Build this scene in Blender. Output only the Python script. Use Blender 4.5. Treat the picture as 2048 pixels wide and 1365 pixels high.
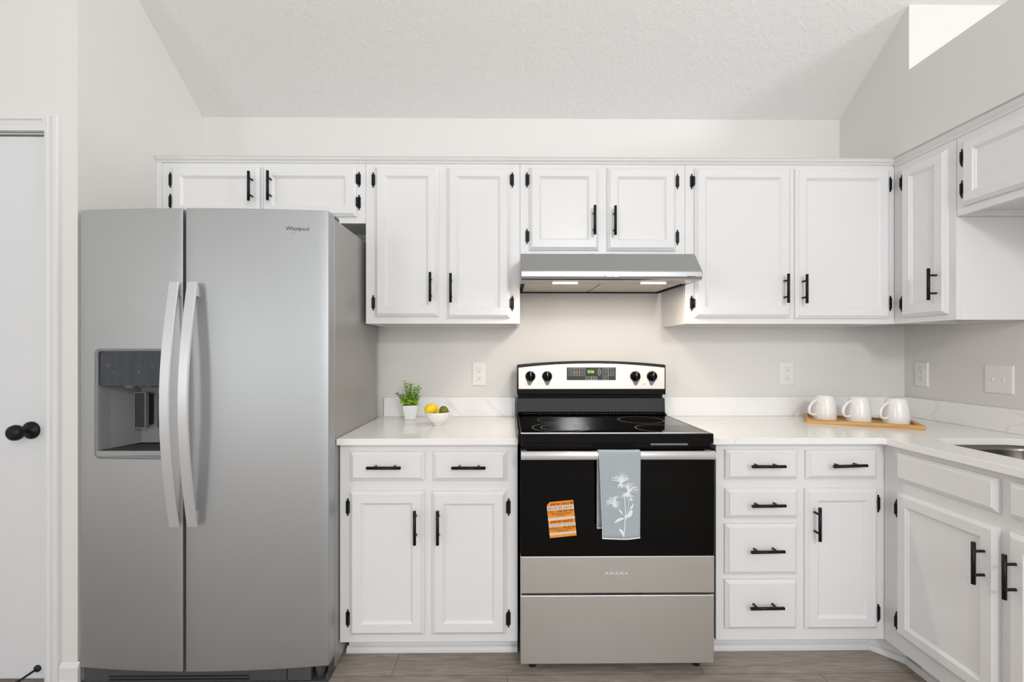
import bpy, bmesh, math, random
from mathutils import Vector, Matrix, Euler
random.seed(7)
for o in list(bpy.data.objects): bpy.data.objects.remove(o)
SC = bpy.context.scene
COL = SC.collection

# ------------------------------------------------------------------ camera
F = 925.0; CXP = 1024.0; CYP = 703.0; CAMZ = 1.262
YAW = math.radians(0.5575)
cd = bpy.data.cameras.new('camera'); cam = bpy.data.objects.new('camera', cd); COL.objects.link(cam)
cd.sensor_width = 36.0; cd.lens = F/2048*36.0; cd.clip_start = 0.02
cd.shift_y = (CYP-682.5)/2048.0
cam.location = (0, 0, CAMZ)
cam.rotation_euler = (math.radians(90), 0, -YAW)
SC.camera = cam

def _dir(px, py):
    u = (px-CXP)/F; v = -(py-CYP)/F
    s, c = math.sin(YAW), math.cos(YAW)
    return (s+u*c, c-u*s, v)
def PY(px, py, Y):            # photo pixel -> (X, Z) on a plane of constant Y
    d = _dir(px, py); t = Y/d[1]
    return t*d[0], CAMZ+t*d[2]
def PX(px, py, X):            # photo pixel -> (Y, Z) on a plane of constant X
    d = _dir(px, py); t = X/d[0]
    return t*d[1], CAMZ+t*d[2]

# ------------------------------------------------------------------ world, lights, exposure
W = bpy.data.worlds.new('world'); SC.world = W; W.use_nodes = True
W.node_tree.nodes['Background'].inputs[0].default_value = (0.95, 0.97, 1.0, 1)
W.node_tree.nodes['Background'].inputs[1].default_value = 0.6
SC.view_settings.view_transform = 'Standard'; SC.view_settings.look = 'None'
SC.view_settings.gamma = 1.0; SC.view_settings.use_curve_mapping = False
SC.view_settings.exposure = 0.38

def area(name, loc, target, sx, sy, power, color=(1, 1, 1), shape='RECTANGLE', spread=180):
    l = bpy.data.lights.new(name, 'AREA'); l.shape = shape; l.size = sx; l.size_y = sy
    l.energy = power; l.color = color; l.spread = math.radians(spread)
    o = bpy.data.objects.new(name, l); COL.objects.link(o); o.location = loc
    d = Vector(target)-Vector(loc)
    o.rotation_euler = d.to_track_quat('-Z', 'Y').to_euler()
    return o
area('daylight_rear_window', (1.3, -4.12, 1.75), (0.9, 3, 1.6), 3.6, 2.0, 58, (0.93, 0.97, 1.0))
area('daylight_side_window', (6.38, -0.69, 3.35), (1.8, 2.056, 2.75), 1.3, 0.8, 140, (0.95, 0.98, 1.0))
area('left_fill_light', (-3.12, -2.3, 1.5), (3, 0.2, 1.4), 1.8, 1.5, 46, (0.95, 0.975, 1.0))  # added fill from the left to brighten the right-hand cabinets and wall
pl_ = bpy.data.lights.new('rear_fill_light', 'POINT'); pl_.energy = 80; pl_.shadow_soft_size = .16; pl_.color = (.95, .975, 1.0)  # added point fill behind the camera to lift ceiling and walls
po_ = bpy.data.objects.new('rear_fill_light', pl_); COL.objects.link(po_); po_.location = (0.9, -1.5, 2.35)

# ------------------------------------------------------------------ materials
def lin(c):
    c = c/255.0
    return c/12.92 if c <= 0.04045 else ((c+0.055)/1.055)**2.4
def rgb(r, g, b): return (lin(r), lin(g), lin(b), 1)
MATS = {}
def mat(name, col, rough=0.5, metal=0.0, emit=None, estr=0, noise=None, bump=None, coat=0, spec=None, aniso=0, trans=0):
    m = bpy.data.materials.new(name); m.use_nodes = True
    nt = m.node_tree; b = nt.nodes['Principled BSDF']
    b.inputs['Base Color'].default_value = col
    b.inputs['Roughness'].default_value = rough
    b.inputs['Metallic'].default_value = metal
    b.inputs['Coat Weight'].default_value = coat
    if spec is not None: b.inputs['Specular IOR Level'].default_value = spec
    if aniso: b.inputs['Anisotropic'].default_value = aniso
    if emit:
        b.inputs['Emission Color'].default_value = emit; b.inputs['Emission Strength'].default_value = estr
    tc = nt.nodes.new('ShaderNodeTexCoord')
    if noise:   # (scale, amount, stretch xyz)
        mp = nt.nodes.new('ShaderNodeMapping'); mp.inputs['Scale'].default_value = noise[2]
        n = nt.nodes.new('ShaderNodeTexNoise'); n.inputs['Scale'].default_value = noise[0]; n.inputs['Detail'].default_value = 4
        nt.links.new(tc.outputs['Object'], mp.inputs[0]); nt.links.new(mp.outputs[0], n.inputs['Vector'])
        mx = nt.nodes.new('ShaderNodeMix'); mx.data_type = 'RGBA'; mx.blend_type = 'MIX'
        a = noise[1]
        mx.inputs[6].default_value = tuple(max(0, c*(1-a)) for c in col[:3])+(1,)
        mx.inputs[7].default_value = tuple(min(1, c*(1+a)) for c in col[:3])+(1,)
        nt.links.new(n.outputs['Fac'], mx.inputs[0]); nt.links.new(mx.outputs[2], b.inputs['Base Color'])
    if bump:    # (scale, strength, distance, stretch)
        mp = nt.nodes.new('ShaderNodeMapping'); mp.inputs['Scale'].default_value = bump[3]
        n = nt.nodes.new('ShaderNodeTexNoise'); n.inputs['Scale'].default_value = bump[0]; n.inputs['Detail'].default_value = 5
        nt.links.new(tc.outputs['Object'], mp.inputs[0]); nt.links.new(mp.outputs[0], n.inputs['Vector'])
        bp = nt.nodes.new('ShaderNodeBump'); bp.inputs['Strength'].default_value = bump[1]; bp.inputs['Distance'].default_value = bump[2]
        nt.links.new(n.outputs['Fac'], bp.inputs['Height']); nt.links.new(bp.outputs[0], b.inputs['Normal'])
    MATS[name] = m
    return m
mat('cabinet_paint', rgb(232, 231, 231), 0.33, noise=(3, .01, (1, 1, 1)), bump=(90, .06, .0006, (1, 1, .3)))
mat('wall_paint', rgb(226, 223, 219), 0.6, bump=(140, .05, .0006, (1, 1, 1)))
mat('trim_paint', rgb(226, 226, 225), 0.35, noise=(4, .01, (1, 1, 1)))
mat('door_paint', rgb(222, 223, 225), 0.4, noise=(2, .01, (1, 1, 1)))
mat('black_metal', rgb(30, 30, 30), 0.42, 0.6, noise=(60, .1, (1, 1, 1)))
mat('dark_void', rgb(14, 14, 14), 0.8)
mat('steel_fridge', rgb(186, 188, 190), 0.5, 0.9, noise=(8, .02, (40, 1, 1)), bump=(30, .02, .0005, (60, 60, 1)))
mat('steel_side', rgb(172, 170, 167), 0.42, 0.4, bump=(200, .08, .0006, (1, 1, 1)))
mat('steel_handle', rgb(215, 216, 218), 0.32, 0.6, noise=(20, .02, (1, 1, 30)))
mat('steel_range', rgb(200, 197, 193), 0.36, 0.8, noise=(8, .03, (1, 1, 40)), bump=(30, .02, .0004, (1, 1, 60)))
mat('steel_fascia', rgb(222, 215, 205), 0.32, 0.6, noise=(8, .02, (1, 1, 40)))
mat('steel_hood', rgb(174, 175, 175), 0.26, 0.9, noise=(8, .03, (1, 30, 30)))
mat('steel_bright', rgb(225, 225, 224), 0.18, 0.95)
mat('steel_sink', rgb(130, 124, 118), 0.25, 0.95, noise=(10, .05, (30, 1, 1)))
mat('black_gloss', rgb(6, 6, 6), 0.08, spec=.12)
mat('black_glass', rgb(6, 6, 6), 0.03, spec=.25)
mat('panel_glass', rgb(52, 58, 64), 0.06, spec=.6, noise=(5, .5, (9, 1, .8)))  # blue-grey streaks in the colour stand in for curtain reflections
mat('black_enamel', rgb(13, 11, 10), 0.12, spec=.18)
mat('black_satin', rgb(28, 28, 28), 0.4)
mat('grey_plastic', rgb(128, 128, 130), 0.35)
mat('grey_dark', rgb(74, 75, 76), 0.42)
mat('grey_ring', rgb(150, 148, 145), 0.5)
mat('print_grey', rgb(120, 118, 115), 0.6)
mat('print_light', rgb(205, 200, 190), 0.6)
mat('print_white', rgb(235, 238, 240), 0.8)
mat('print_dark', rgb(45, 44, 42), 0.6)
mat('print_black', rgb(30, 20, 18), 0.7)
mat('print_brown', rgb(110, 42, 12), 0.7)
mat('sticker_orange', rgb(240, 150, 42), 0.55)
mat('sticker_white', rgb(238, 228, 220), 0.55)
mat('clock_green', rgb(150, 220, 70), 0.5, emit=rgb(150, 220, 60), estr=.7)
mat('lamp_warm', rgb(255, 244, 225), 0.5, emit=(1.0, 0.86, 0.66, 1), estr=14)
mat('filter_alu', rgb(205, 195, 180), 0.35, 0.55, noise=(300, .06, (1, 1, 1)))
mat('outlet_white', rgb(236, 234, 230), 0.3)
mat('ceramic', rgb(240, 238, 235), 0.15, coat=.4)
mat('pot_white', rgb(236, 237, 238), 0.35)
mat('soil', rgb(52, 42, 30), 0.9, noise=(120, .4, (1, 1, 1)))
mat('leaf_mid', rgb(122, 168, 62), 0.5, noise=(60, .35, (1, 1, 1)))
mat('leaf_light', rgb(178, 215, 74), 0.5, noise=(60, .25, (1, 1, 1)))
mat('leaf_dark', rgb(92, 120, 62), 0.5, noise=(60, .35, (1, 1, 1)))
mat('lemon', rgb(255, 216, 22), 0.38, noise=(40, .06, (1, 1, 1)), bump=(260, .25, .0008, (1, 1, 1)))
mat('lime', rgb(112, 118, 30), 0.38, noise=(35, .35, (1, 1, 1)), bump=(260, .25, .0008, (1, 1, 1)))
mat('rubber', rgb(22, 22, 22), 0.6)
mat('window_glow', rgb(240, 245, 255), 0.5, emit=(0.93, 0.97, 1.0, 1), estr=1.2)
mat('lamp_glow', rgb(250, 248, 240), 0.5, emit=(1.0, .97, .92, 1), estr=3)

def nodes_of(name, col, rough):
    m = mat(name, col, rough); nt = m.node_tree
    tc = [n for n in nt.nodes if n.type == 'TEX_COORD'][0]
    return m, nt, nt.nodes['Principled BSDF'], tc

# mug body: white glaze with a woven raised pattern
m, nt, b, tc = nodes_of('ceramic_woven', rgb(240, 238, 235), 0.2)
b.inputs['Coat Weight'].default_value = .4
v = nt.nodes.new('ShaderNodeTexVoronoi'); v.inputs['Scale'].default_value = 190; v.inputs['Randomness'].default_value = .25
nt.links.new(tc.outputs['Object'], v.inputs['Vector'])
bp = nt.nodes.new('ShaderNodeBump'); bp.inputs['Strength'].default_value = .35; bp.inputs['Distance'].default_value = .001; bp.invert = True
nt.links.new(v.outputs['Distance'], bp.inputs['Height']); nt.links.new(bp.outputs[0], b.inputs['Normal'])

# textured ceiling
m, nt, b, tc = nodes_of('ceiling_texture', rgb(231, 230, 228), 0.75)
n1 = nt.nodes.new('ShaderNodeTexNoise'); n1.inputs['Scale'].default_value = 42; n1.inputs['Detail'].default_value = 5; n1.inputs['Distortion'].default_value = .8
n2 = nt.nodes.new('ShaderNodeTexVoronoi'); n2.inputs['Scale'].default_value = 40; n2.feature = 'SMOOTH_F1'
nt.links.new(tc.outputs['Object'], n1.inputs['Vector']); nt.links.new(tc.outputs['Object'], n2.inputs['Vector'])
r = nt.nodes.new('ShaderNodeValToRGB'); r.color_ramp.elements[0].position = .45; r.color_ramp.elements[1].position = .62
nt.links.new(n1.outputs['Fac'], r.inputs[0])
ad = nt.nodes.new('ShaderNodeMath'); ad.operation = 'MULTIPLY_ADD'; ad.inputs[1].default_value = .35
nt.links.new(n2.outputs['Distance'], ad.inputs[0]); nt.links.new(r.outputs[0], ad.inputs[2])
bp = nt.nodes.new('ShaderNodeBump'); bp.inputs['Strength'].default_value = .32; bp.inputs['Distance'].default_value = .0025
nt.links.new(ad.outputs[0], bp.inputs['Height']); nt.links.new(bp.outputs[0], b.inputs['Normal'])

# quartz with faint veins
m, nt, b, tc = nodes_of('quartz', rgb(240, 238, 236), 0.14)
wv = nt.nodes.new('ShaderNodeTexNoise'); wv.inputs['Scale'].default_value = .9; wv.inputs['Detail'].default_value = 5; wv.inputs['Distortion'].default_value = .9
nt.links.new(tc.outputs['Object'], wv.inputs['Vector'])
sb = nt.nodes.new('ShaderNodeMath'); sb.operation = 'SUBTRACT'; sb.inputs[1].default_value = .5
ab = nt.nodes.new('ShaderNodeMath'); ab.operation = 'ABSOLUTE'
nt.links.new(wv.outputs['Fac'], sb.inputs[0]); nt.links.new(sb.outputs[0], ab.inputs[0])
r = nt.nodes.new('ShaderNodeValToRGB')
r.color_ramp.elements[0].position = 0.0; r.color_ramp.elements[0].color = rgb(233, 230, 227)
r.color_ramp.elements[1].position = 0.004; r.color_ramp.elements[1].color = rgb(246, 244, 242)
nt.links.new(ab.outputs[0], r.inputs[0]); nt.links.new(r.outputs[0], b.inputs['Base Color'])

# wood-look plank floor
m, nt, b, tc = nodes_of('plank_floor', rgb(140, 122, 108), 0.42)
br = nt.nodes.new('ShaderNodeTexBrick'); br.inputs['Scale'].default_value = 1
br.inputs['Brick Width'].default_value = 1.22; br.inputs['Row Height'].default_value = .18; br.inputs['Mortar Size'].default_value = .0012
br.inputs['Color1'].default_value = rgb(180, 170, 161); br.inputs['Color2'].default_value = rgb(154, 142, 132); br.inputs['Mortar'].default_value = rgb(105, 92, 84)
br.offset = .37
nt.links.new(tc.outputs['Object'], br.inputs['Vector'])
mp = nt.nodes.new('ShaderNodeMapping'); mp.inputs['Scale'].default_value = (1.3, 12, 1)
nz = nt.nodes.new('ShaderNodeTexNoise'); nz.inputs['Scale'].default_value = 3; nz.inputs['Detail'].default_value = 8; nz.inputs['Distortion'].default_value = 2.2
nt.links.new(tc.outputs['Object'], mp.inputs[0]); nt.links.new(mp.outputs[0], nz.inputs['Vector'])
rp = nt.nodes.new('ShaderNodeValToRGB'); rp.color_ramp.elements[0].position = .3; rp.color_ramp.elements[0].color = (.55, .52, .5, 1); rp.color_ramp.elements[1].position = .7; rp.color_ramp.elements[1].color = (1.15, 1.12, 1.1, 1)
nt.links.new(nz.outputs['Fac'], rp.inputs[0])
mx = nt.nodes.new('ShaderNodeMix'); mx.data_type = 'RGBA'; mx.blend_type = 'MULTIPLY'; mx.inputs[0].default_value = .8
nt.links.new(br.outputs['Color'], mx.inputs[6]); nt.links.new(rp.outputs[0], mx.inputs[7]); nt.links.new(mx.outputs[2], b.inputs['Base Color'])

# bamboo
m, nt, b, tc = nodes_of('bamboo', rgb(205, 160, 92), 0.42)
mp = nt.nodes.new('ShaderNodeMapping'); mp.inputs['Scale'].default_value = (1.5, 40, 40)
nz = nt.nodes.new('ShaderNodeTexNoise'); nz.inputs['Scale'].default_value = 3; nz.inputs['Detail'].default_value = 5
nt.links.new(tc.outputs['Object'], mp.inputs[0]); nt.links.new(mp.outputs[0], nz.inputs['Vector'])
rp = nt.nodes.new('ShaderNodeValToRGB'); rp.color_ramp.elements[0].position = .3; rp.color_ramp.elements[0].color = rgb(182, 132, 66); rp.color_ramp.elements[1].position = .7; rp.color_ramp.elements[1].color = rgb(222, 176, 104)
nt.links.new(nz.outputs['Fac'], rp.inputs[0]); nt.links.new(rp.outputs[0], b.inputs['Base Color'])

# waffle towel
m, nt, b, tc = nodes_of('waffle_cloth', rgb(160, 173, 178), 0.9)
def wave(axis, sc):
    w = nt.nodes.new('ShaderNodeTexWave'); w.bands_direction = axis; w.inputs['Scale'].default_value = sc; w.inputs['Distortion'].default_value = 0
    nt.links.new(tc.outputs['Object'], w.inputs['Vector']); return w
w1 = wave('X', 60); w2 = wave('Z', 60)
mxm = nt.nodes.new('ShaderNodeMath'); mxm.operation = 'MAXIMUM'
nt.links.new(w1.outputs['Fac'], mxm.inputs[0]); nt.links.new(w2.outputs['Fac'], mxm.inputs[1])
bp = nt.nodes.new('ShaderNodeBump'); bp.inputs['Strength'].default_value = .5; bp.inputs['Distance'].default_value = .0015
nt.links.new(mxm.outputs[0], bp.inputs['Height']); nt.links.new(bp.outputs[0], b.inputs['Normal'])
rp = nt.nodes.new('ShaderNodeValToRGB'); rp.color_ramp.elements[0].color = rgb(160, 170, 175); rp.color_ramp.elements[1].color = rgb(175, 184, 189)
nt.links.new(mxm.outputs[0], rp.inputs[0]); nt.links.new(rp.outputs[0], b.inputs['Base Color'])

# ------------------------------------------------------------------ mesh helpers
_tc = {}
def text_geo(body, bold=0.0, spacing=1.0):
    k = (body, bold, spacing)
    if k in _tc: return _tc[k]
    c = bpy.data.curves.new('t', 'FONT'); c.body = body; c.size = 1; c.offset = bold; c.align_x = 'CENTER'; c.align_y = 'CENTER'
    c.space_character = spacing; c.resolution_u = 3
    o = bpy.data.objects.new('t', c); COL.objects.link(o)
    bpy.context.view_layer.update()
    e = o.evaluated_get(bpy.context.evaluated_depsgraph_get()); me = e.to_mesh()
    vs = [(v.co.x, v.co.y) for v in me.vertices]; fs = [tuple(p.vertices) for p in me.polygons]
    e.to_mesh_clear(); bpy.data.objects.remove(o); bpy.data.curves.remove(c)
    _tc[k] = (vs, fs); return _tc[k]

class MB:
    def __init__(s): s.v = []; s.f = []; s.m = []; s.sm = []
    def add(s, vs, fs, m=0, smooth=False):
        b = len(s.v); s.v += [tuple(v) for v in vs]
        for f in fs: s.f.append(tuple(b+i for i in f)); s.m.append(m); s.sm.append(smooth)
        return s
    def box(s, x0, x1, y0, y1, z0, z1, m=0):
        if x0 > x1: x0, x1 = x1, x0
        if y0 > y1: y0, y1 = y1, y0
        if z0 > z1: z0, z1 = z1, z0
        vs = [(x0, y0, z0), (x1, y0, z0), (x1, y1, z0), (x0, y1, z0), (x0, y0, z1), (x1, y0, z1), (x1, y1, z1), (x0, y1, z1)]
        return s.add(vs, [(0, 3, 2, 1), (4, 5, 6, 7), (0, 1, 5, 4), (1, 2, 6, 5), (2, 3, 7, 6), (3, 0, 4, 7)], m)
    def cyl(s, p0, p1, r, n=16, m=0, r1=None, smooth=True, caps=True):
        p0 = Vector(p0); p1 = Vector(p1); r1 = r if r1 is None else r1
        d = (p1-p0).normalized(); a = d.orthogonal().normalized(); b = d.cross(a)
        vs = []
        for p, rr in ((p0, r), (p1, r1)):
            for i in range(n):
                t = 2*math.pi*i/n; vs.append(p+a*math.cos(t)*rr+b*math.sin(t)*rr)
        s.add(vs, [(i, (i+1) % n, n+(i+1) % n, n+i) for i in range(n)], m, smooth)
        if caps:
            s.add(vs[:n], [tuple(range(n))[::-1]], m); s.add(vs[n:], [tuple(range(n))], m)
        return s
    def tube(s, pts, r, n=10, m=0, squash=None, rs=None):
        pts = [Vector(p) for p in pts]; vs = []; ref = None
        for i, p in enumerate(pts):
            d = (pts[min(i+1, len(pts)-1)]-pts[max(i-1, 0)]).normalized()
            if ref is None: ref = d.orthogonal().normalized()
            a = (ref-d*ref.dot(d)).normalized(); ref = a; b = d.cross(a)
            rr = rs[i] if rs else r
            for k in range(n):
                t = 2*math.pi*k/n; vs.append(p+a*math.cos(t)*rr*(squash or 1)+b*math.sin(t)*rr)
        fs = []
        for i in range(len(pts)-1):
            for k in range(n): fs.append((i*n+k, i*n+(k+1) % n, (i+1)*n+(k+1) % n, (i+1)*n+k))
        s.add(vs, fs, m, True)
        s.add(vs[:n], [tuple(range(n))[::-1]], m, True); s.add(vs[-n:], [tuple(range(n))], m, True)
        return s
    def lathe(s, prof, c=(0, 0, 0), n=40, m=0, axis='z', smooth=True):
        vs = []
        for r, h in prof:
            for i in range(n):
                t = 2*math.pi*i/n; x, y = r*math.cos(t), r*math.sin(t)
                if axis == 'z': vs.append((c[0]+x, c[1]+y, c[2]+h))
                elif axis == 'y': vs.append((c[0]+x, c[1]+h, c[2]+y))
                else: vs.append((c[0]+h, c[1]+x, c[2]+y))
        fs = []
        for j in range(len(prof)-1):
            for i in range(n): fs.append((j*n+i, j*n+(i+1) % n, (j+1)*n+(i+1) % n, (j+1)*n+i))
        return s.add(vs, fs, m, smooth)
    def prism(s, poly, axis, a0, a1, m=0, smooth=False):
        n = len(poly)
        def P(p, a):
            if axis == 'x': return (a, p[0], p[1])
            if axis == 'y': return (p[0], a, p[1])
            return (p[0], p[1], a)
        vs = [P(p, a0) for p in poly]+[P(p, a1) for p in poly]
        s.add(vs, [tuple(range(n))[::-1], tuple(range(n, 2*n))], m)
        s.add(vs, [(i, (i+1) % n, n+(i+1) % n, n+i) for i in range(n)], m, smooth)
        return s
    def text(s, body, w, org, m=0, bold=0.0, rot=0, h=None, spacing=1.0):
        vs, fs = text_geo(body, 0.0, spacing)
        xs = [v[0] for v in vs]; ys = [v[1] for v in vs]
        cx, cy = (min(xs)+max(xs))/2, (min(ys)+max(ys))/2
        sx = w/(max(xs)-min(xs)); sy = (h/(max(ys)-min(ys))) if h else sx
        c, q = math.cos(rot), math.sin(rot); out = []
        for x, y in vs:
            x = (x-cx)*sx; y = (y-cy)*sy
            out.append((org[0]+x*c-y*q, org[1], org[2]+x*q+y*c))
        s.add(out, fs, m)
        if bold:
            for sg in (-1, 1):
                dx = sg*bold*.6*sx; s.add([(a+dx*c, b_-.00006*(sg+2), d+dx*q) for a, b_, d in out], fs, m)
        return s
    def build(s, name, mats, parent=None, loc=(0, 0, 0), rot=(0, 0, 0), bevel=0, seg=2, subsurf=0, solid=0, keepn=False):
        me = bpy.data.meshes.new(name); me.from_pydata(s.v, [], s.f)
        if isinstance(mats, str): mats = [mats]
        for k in mats: me.materials.append(MATS[k])
        for p, mi, sm in zip(me.polygons, s.m, s.sm): p.material_index = mi; p.use_smooth = sm
        if not keepn:
            b = bmesh.new(); b.from_mesh(me); bmesh.ops.remove_doubles(b, verts=b.verts, dist=1e-6)
            bmesh.ops.recalc_face_normals(b, faces=b.faces); b.to_mesh(me); b.free()
        o = bpy.data.objects.new(name, me); COL.objects.link(o)
        o.parent = parent; o.location = loc; o.rotation_euler = rot
        if solid:
            q = o.modifiers.new('solid', 'SOLIDIFY'); q.thickness = solid; q.offset = 0
        if bevel:
            q = o.modifiers.new('bevel', 'BEVEL'); q.width = bevel; q.segments = seg; q.limit_method = 'ANGLE'; q.angle_limit = math.radians(50)
        if subsurf:
            q = o.modifiers.new('sub', 'SUBSURF'); q.levels = subsurf; q.render_levels = subsurf
        return o
def thing(name, label, cat, loc=(0, 0, 0), rz=0, group=None):
    o = bpy.data.objects.new(name, None); COL.objects.link(o); o.empty_display_size = .05
    o.location = loc; o.rotation_euler = (0, 0, rz); o['label'] = label; o['category'] = cat
    if group: o['group'] = group
    return o
def tag(o, label, cat, group=None):
    o['label'] = label; o['category'] = cat
    if group: o['group'] = group
    return o
def struct(o): o['kind'] = 'structure'; return o

# ------------------------------------------------------------------ room shell
XL, XR, XS = -1.63, 2.155, 1.80        # left wall face, right wall face, soffit face
YB = 2.49; YD = 1.77                    # back wall, pantry-door wall
ZC, SLOPE = 2.516, 0.695
RX0, RX1, RY0 = -3.2, 6.5, -4.2
def zc(y): return min(ZC+SLOPE*(YB-y), 3.9)
YFL = YB-(3.9-ZC)/SLOPE
struct(MB().box(RX0, RX1, RY0, YB+.12, -.1, 0).build('floor', 'plank_floor'))
c = MB(); c.prism([(YB+.12, ZC-SLOPE*.12), (YB+.12, ZC+.15), (YFL, 4.05), (RY0-.1, 4.05), (RY0-.1, 3.9), (YFL, 3.9)], 'x', RX0-.12, RX1+.12)
struct(c.build('ceiling', 'ceiling_texture'))
struct(MB().prism([(YB, 0), (YB+.12, 0), (YB+.12, ZC-SLOPE*.12), (YB, ZC)], 'x', XL, XR+.12).build('wall_back', 'wall_paint'))
# left wall between fridge and pantry, full height under the slope
w = MB(); w.prism([(YD+.12, 0), (YB, 0), (YB, ZC), (YD+.12, zc(YD+.12))], 'x', XL-.12, XL)
struct(w.build('wall_left', 'wall_paint'))
# pantry-door wall, with the door opening
dr = PY(90, 900, YD)[0]; dtop = PY(60, 268, YD)[1]; dl = dr-.76
w = MB()
w.box(dr+.004, XL, YD, YD+.12, 0, dtop+.004).box(RX0, dl-.004, YD, YD+.12, 0, dtop+.004)
w.prism([(YD, dtop+.004), (YD+.12, dtop+.004), (YD+.12, zc(YD+.12)), (YD, zc(YD))], 'x', RX0, XL)
struct(w.build('wall_pantry', 'wall_paint'))
# lower right wall, soffit above the right-hand cabinets, plant ledge on top
YO = 0.0
struct(MB().box(XR, XR+.12, YO, YB, 0, 2.10).build('wall_right', 'wall_paint'))
YN = 2.056; ZL = 2.525
w = MB(); w.box(XS, XR+.12, YO, YN, 2.165, ZL)
w.prism([(YN, 2.165), (YB, 2.165), (YB, ZC), (YN, zc(YN))], 'x', XS, XR+.12)
struct(w.build('wall_soffit', 'wall_paint'))
w = MB(); w.prism([(YN, 0), (YN+.12, 0), (YN+.12, zc(YN+.12)), (YN, zc(YN))], 'x', XR+.12, RX1)
struct(w.build('wall_beyond', 'wall_paint'))
# room behind the camera
w = MB(); w.box(RX0-.12, RX1+.12, RY0-.12, RY0, 0, .7).box(RX0-.12, RX1+.12, RY0-.12, RY0, 2.8, 3.95)
w.box(RX0-.12, -.55, RY0-.12, RY0, .7, 2.8).box(3.15, RX1+.12, RY0-.12, RY0, .7, 2.8)
struct(w.build('wall_rear', 'wall_paint'))
w = MB(); w.prism([(RY0, 0), (YD+.12, 0), (YD+.12, zc(YD+.12)), (YFL, 3.9), (RY0, 3.9)], 'x', RX0-.12, RX0)
struct(w.build('wall_far_left', 'wall_paint'))
w = MB(); w.prism([(RY0, 0), (YN+.12, 0), (YN+.12, zc(YN+.12)), (YFL, 3.9), (RY0, 3.9)], 'x', RX1, RX1+.12)
struct(w.build('wall_far_right', 'wall_paint'))
w = MB()
for x in (-.55, .65, 1.88, 3.09): w.box(x, x+.06, RY0-.06, RY0, .7, 2.8)
w.box(-.55, 3.15, RY0-.06, RY0, .7, .76).box(-.55, 3.15, RY0-.06, RY0, 2.74, 2.8)
wf = struct(w.build('window_1', 'trim_paint'))

w = MB()
for y in (-3.25, -2.32, -1.41): w.box(RX0, RX0+.05, y, y+.06, .7, 2.3)
w.box(RX0, RX0+.05, -3.25, -1.35, .7, .76).box(RX0, RX0+.05, -3.25, -1.35, 2.24, 2.3)
w.box(RX0+.001, RX0+.01, -3.2, -1.4, .75, 2.25, 1)
struct(w.build('added_window', ['trim_paint', 'panel_glass']))  # invented window on the unseen left wall, dressing the added left fill

# door, casing and baseboard at the left edge of the picture
d = MB().box(dl, dr-.001, YD+.012, YD+.047, .012, dtop-.004)
door = struct(d.build('door_1', 'door_paint', bevel=.002))
kx, kz = PY(57, 862, YD); 
k = MB().lathe([(0, 0), (.031, 0), (.031, .004), (.028, .008), (.014, .012), (.011, .014)], (0, 0, 0), 32, 0, 'y')
kn = MB()
kn.lathe([(.0, .0), (.033, 0), (.033, -.005), (.029, -.009), (.014, -.012), (.0125, -.034), (.017, -.040), (.0265, -.048), (.0295, -.058), (.027, -.069), (.018, -.077), (.013, -.0785), (0, -.0785)], (0, 0, 0), 36, 0, 'y')
kn.build('door_knob', 'black_metal', door, (kx, YD+.012, kz))
MB().box(dr-.004, dr+.001, YD+.0085, YD+.013, PY(90, 877, YD)[1], PY(90, 848, YD)[1]).build('strike_plate', 'black_metal', door)
cas = MB()
def casing_prof(x0, s):   # x from the opening outwards
    return [(x0, YD), (x0, YD-.009), (x0+s*.012, YD-.011), (x0+s*.018, YD-.008), (x0+s*.036, YD-.013), (x0+s*.040, YD-.018), (x0+s*.053, YD-.018), (x0+s*.056, YD-.014), (x0+s*.056, YD)]
cas.prism(casing_prof(dr+.006, 1), 'z', 0, dtop+.065)
cas.prism(casing_prof(dl-.006, -1), 'z', 0, dtop+.065)
zt = dtop+.009
cas.prism([(YD, zt), (YD-.009, zt), (YD-.011, zt+.012), (YD-.008, zt+.018), (YD-.013, zt+.036), (YD-.018, zt+.040), (YD-.018, zt+.053), (YD-.014, zt+.056), (YD, zt+.056)], 'x', dl-.006, dr+.006)
cas.box(dl-.004, dr+.004, YD+.0, YD+.012, dtop+.001, dtop+.007)
struct(cas.build('trim_1', 'trim_paint'))
bb = MB(); bx = dr+.064
bb.prism([(YD, 0), (YD-.014, 0), (YD-.014, .068), (YD-.009, .08), (YD-.004, .086), (YD, .086)], 'x', bx, XL+.012)
bb.prism([(YD-.012, 0), (YD-.024, 0), (YD-.022, .010), (YD-.014, .019)], 'x', bx, XL+.012)
struct(bb.build('baseboard_left', 'trim_paint', bevel=.001))

# ------------------------------------------------------------------ cabinet kit (local frame: x right, z up, -y towards the room)
def ring_mesh(w, h, rings, close=True, m=0):
    mb = MB(); vs = []; n = len(rings)
    for ins, y in rings:
        vs += [(ins, y, ins), (w-ins, y, ins), (w-ins, y, h-ins), (ins, y, h-ins)]
    fs = []
    for j in range(n-1):
        for i in range(4): fs.append((j*4+i, j*4+(i+1) % 4, (j+1)*4+(i+1) % 4, (j+1)*4+i))
    fs.append(tuple((n-1)*4+i for i in range(4)))
    fs.append((0, 3, 2, 1))
    mb.add(vs, fs, m); return mb
TH = .019
def door_mesh(w, h):
    f = .046
    return ring_mesh(w, h, [(0, 0), (0, -.009), (.002, -.010), (.011, -.0165), (.013, -TH), (f, -TH), (f+.0015, -.0165), (f+.009, -.0115), (f+.010, -.0095)])
def drawer_mesh(w, h):
    return ring_mesh(w, h, [(0, 0), (0, -.009), (.002, -.010), (.012, -.0165), (.014, -TH)])
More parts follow.
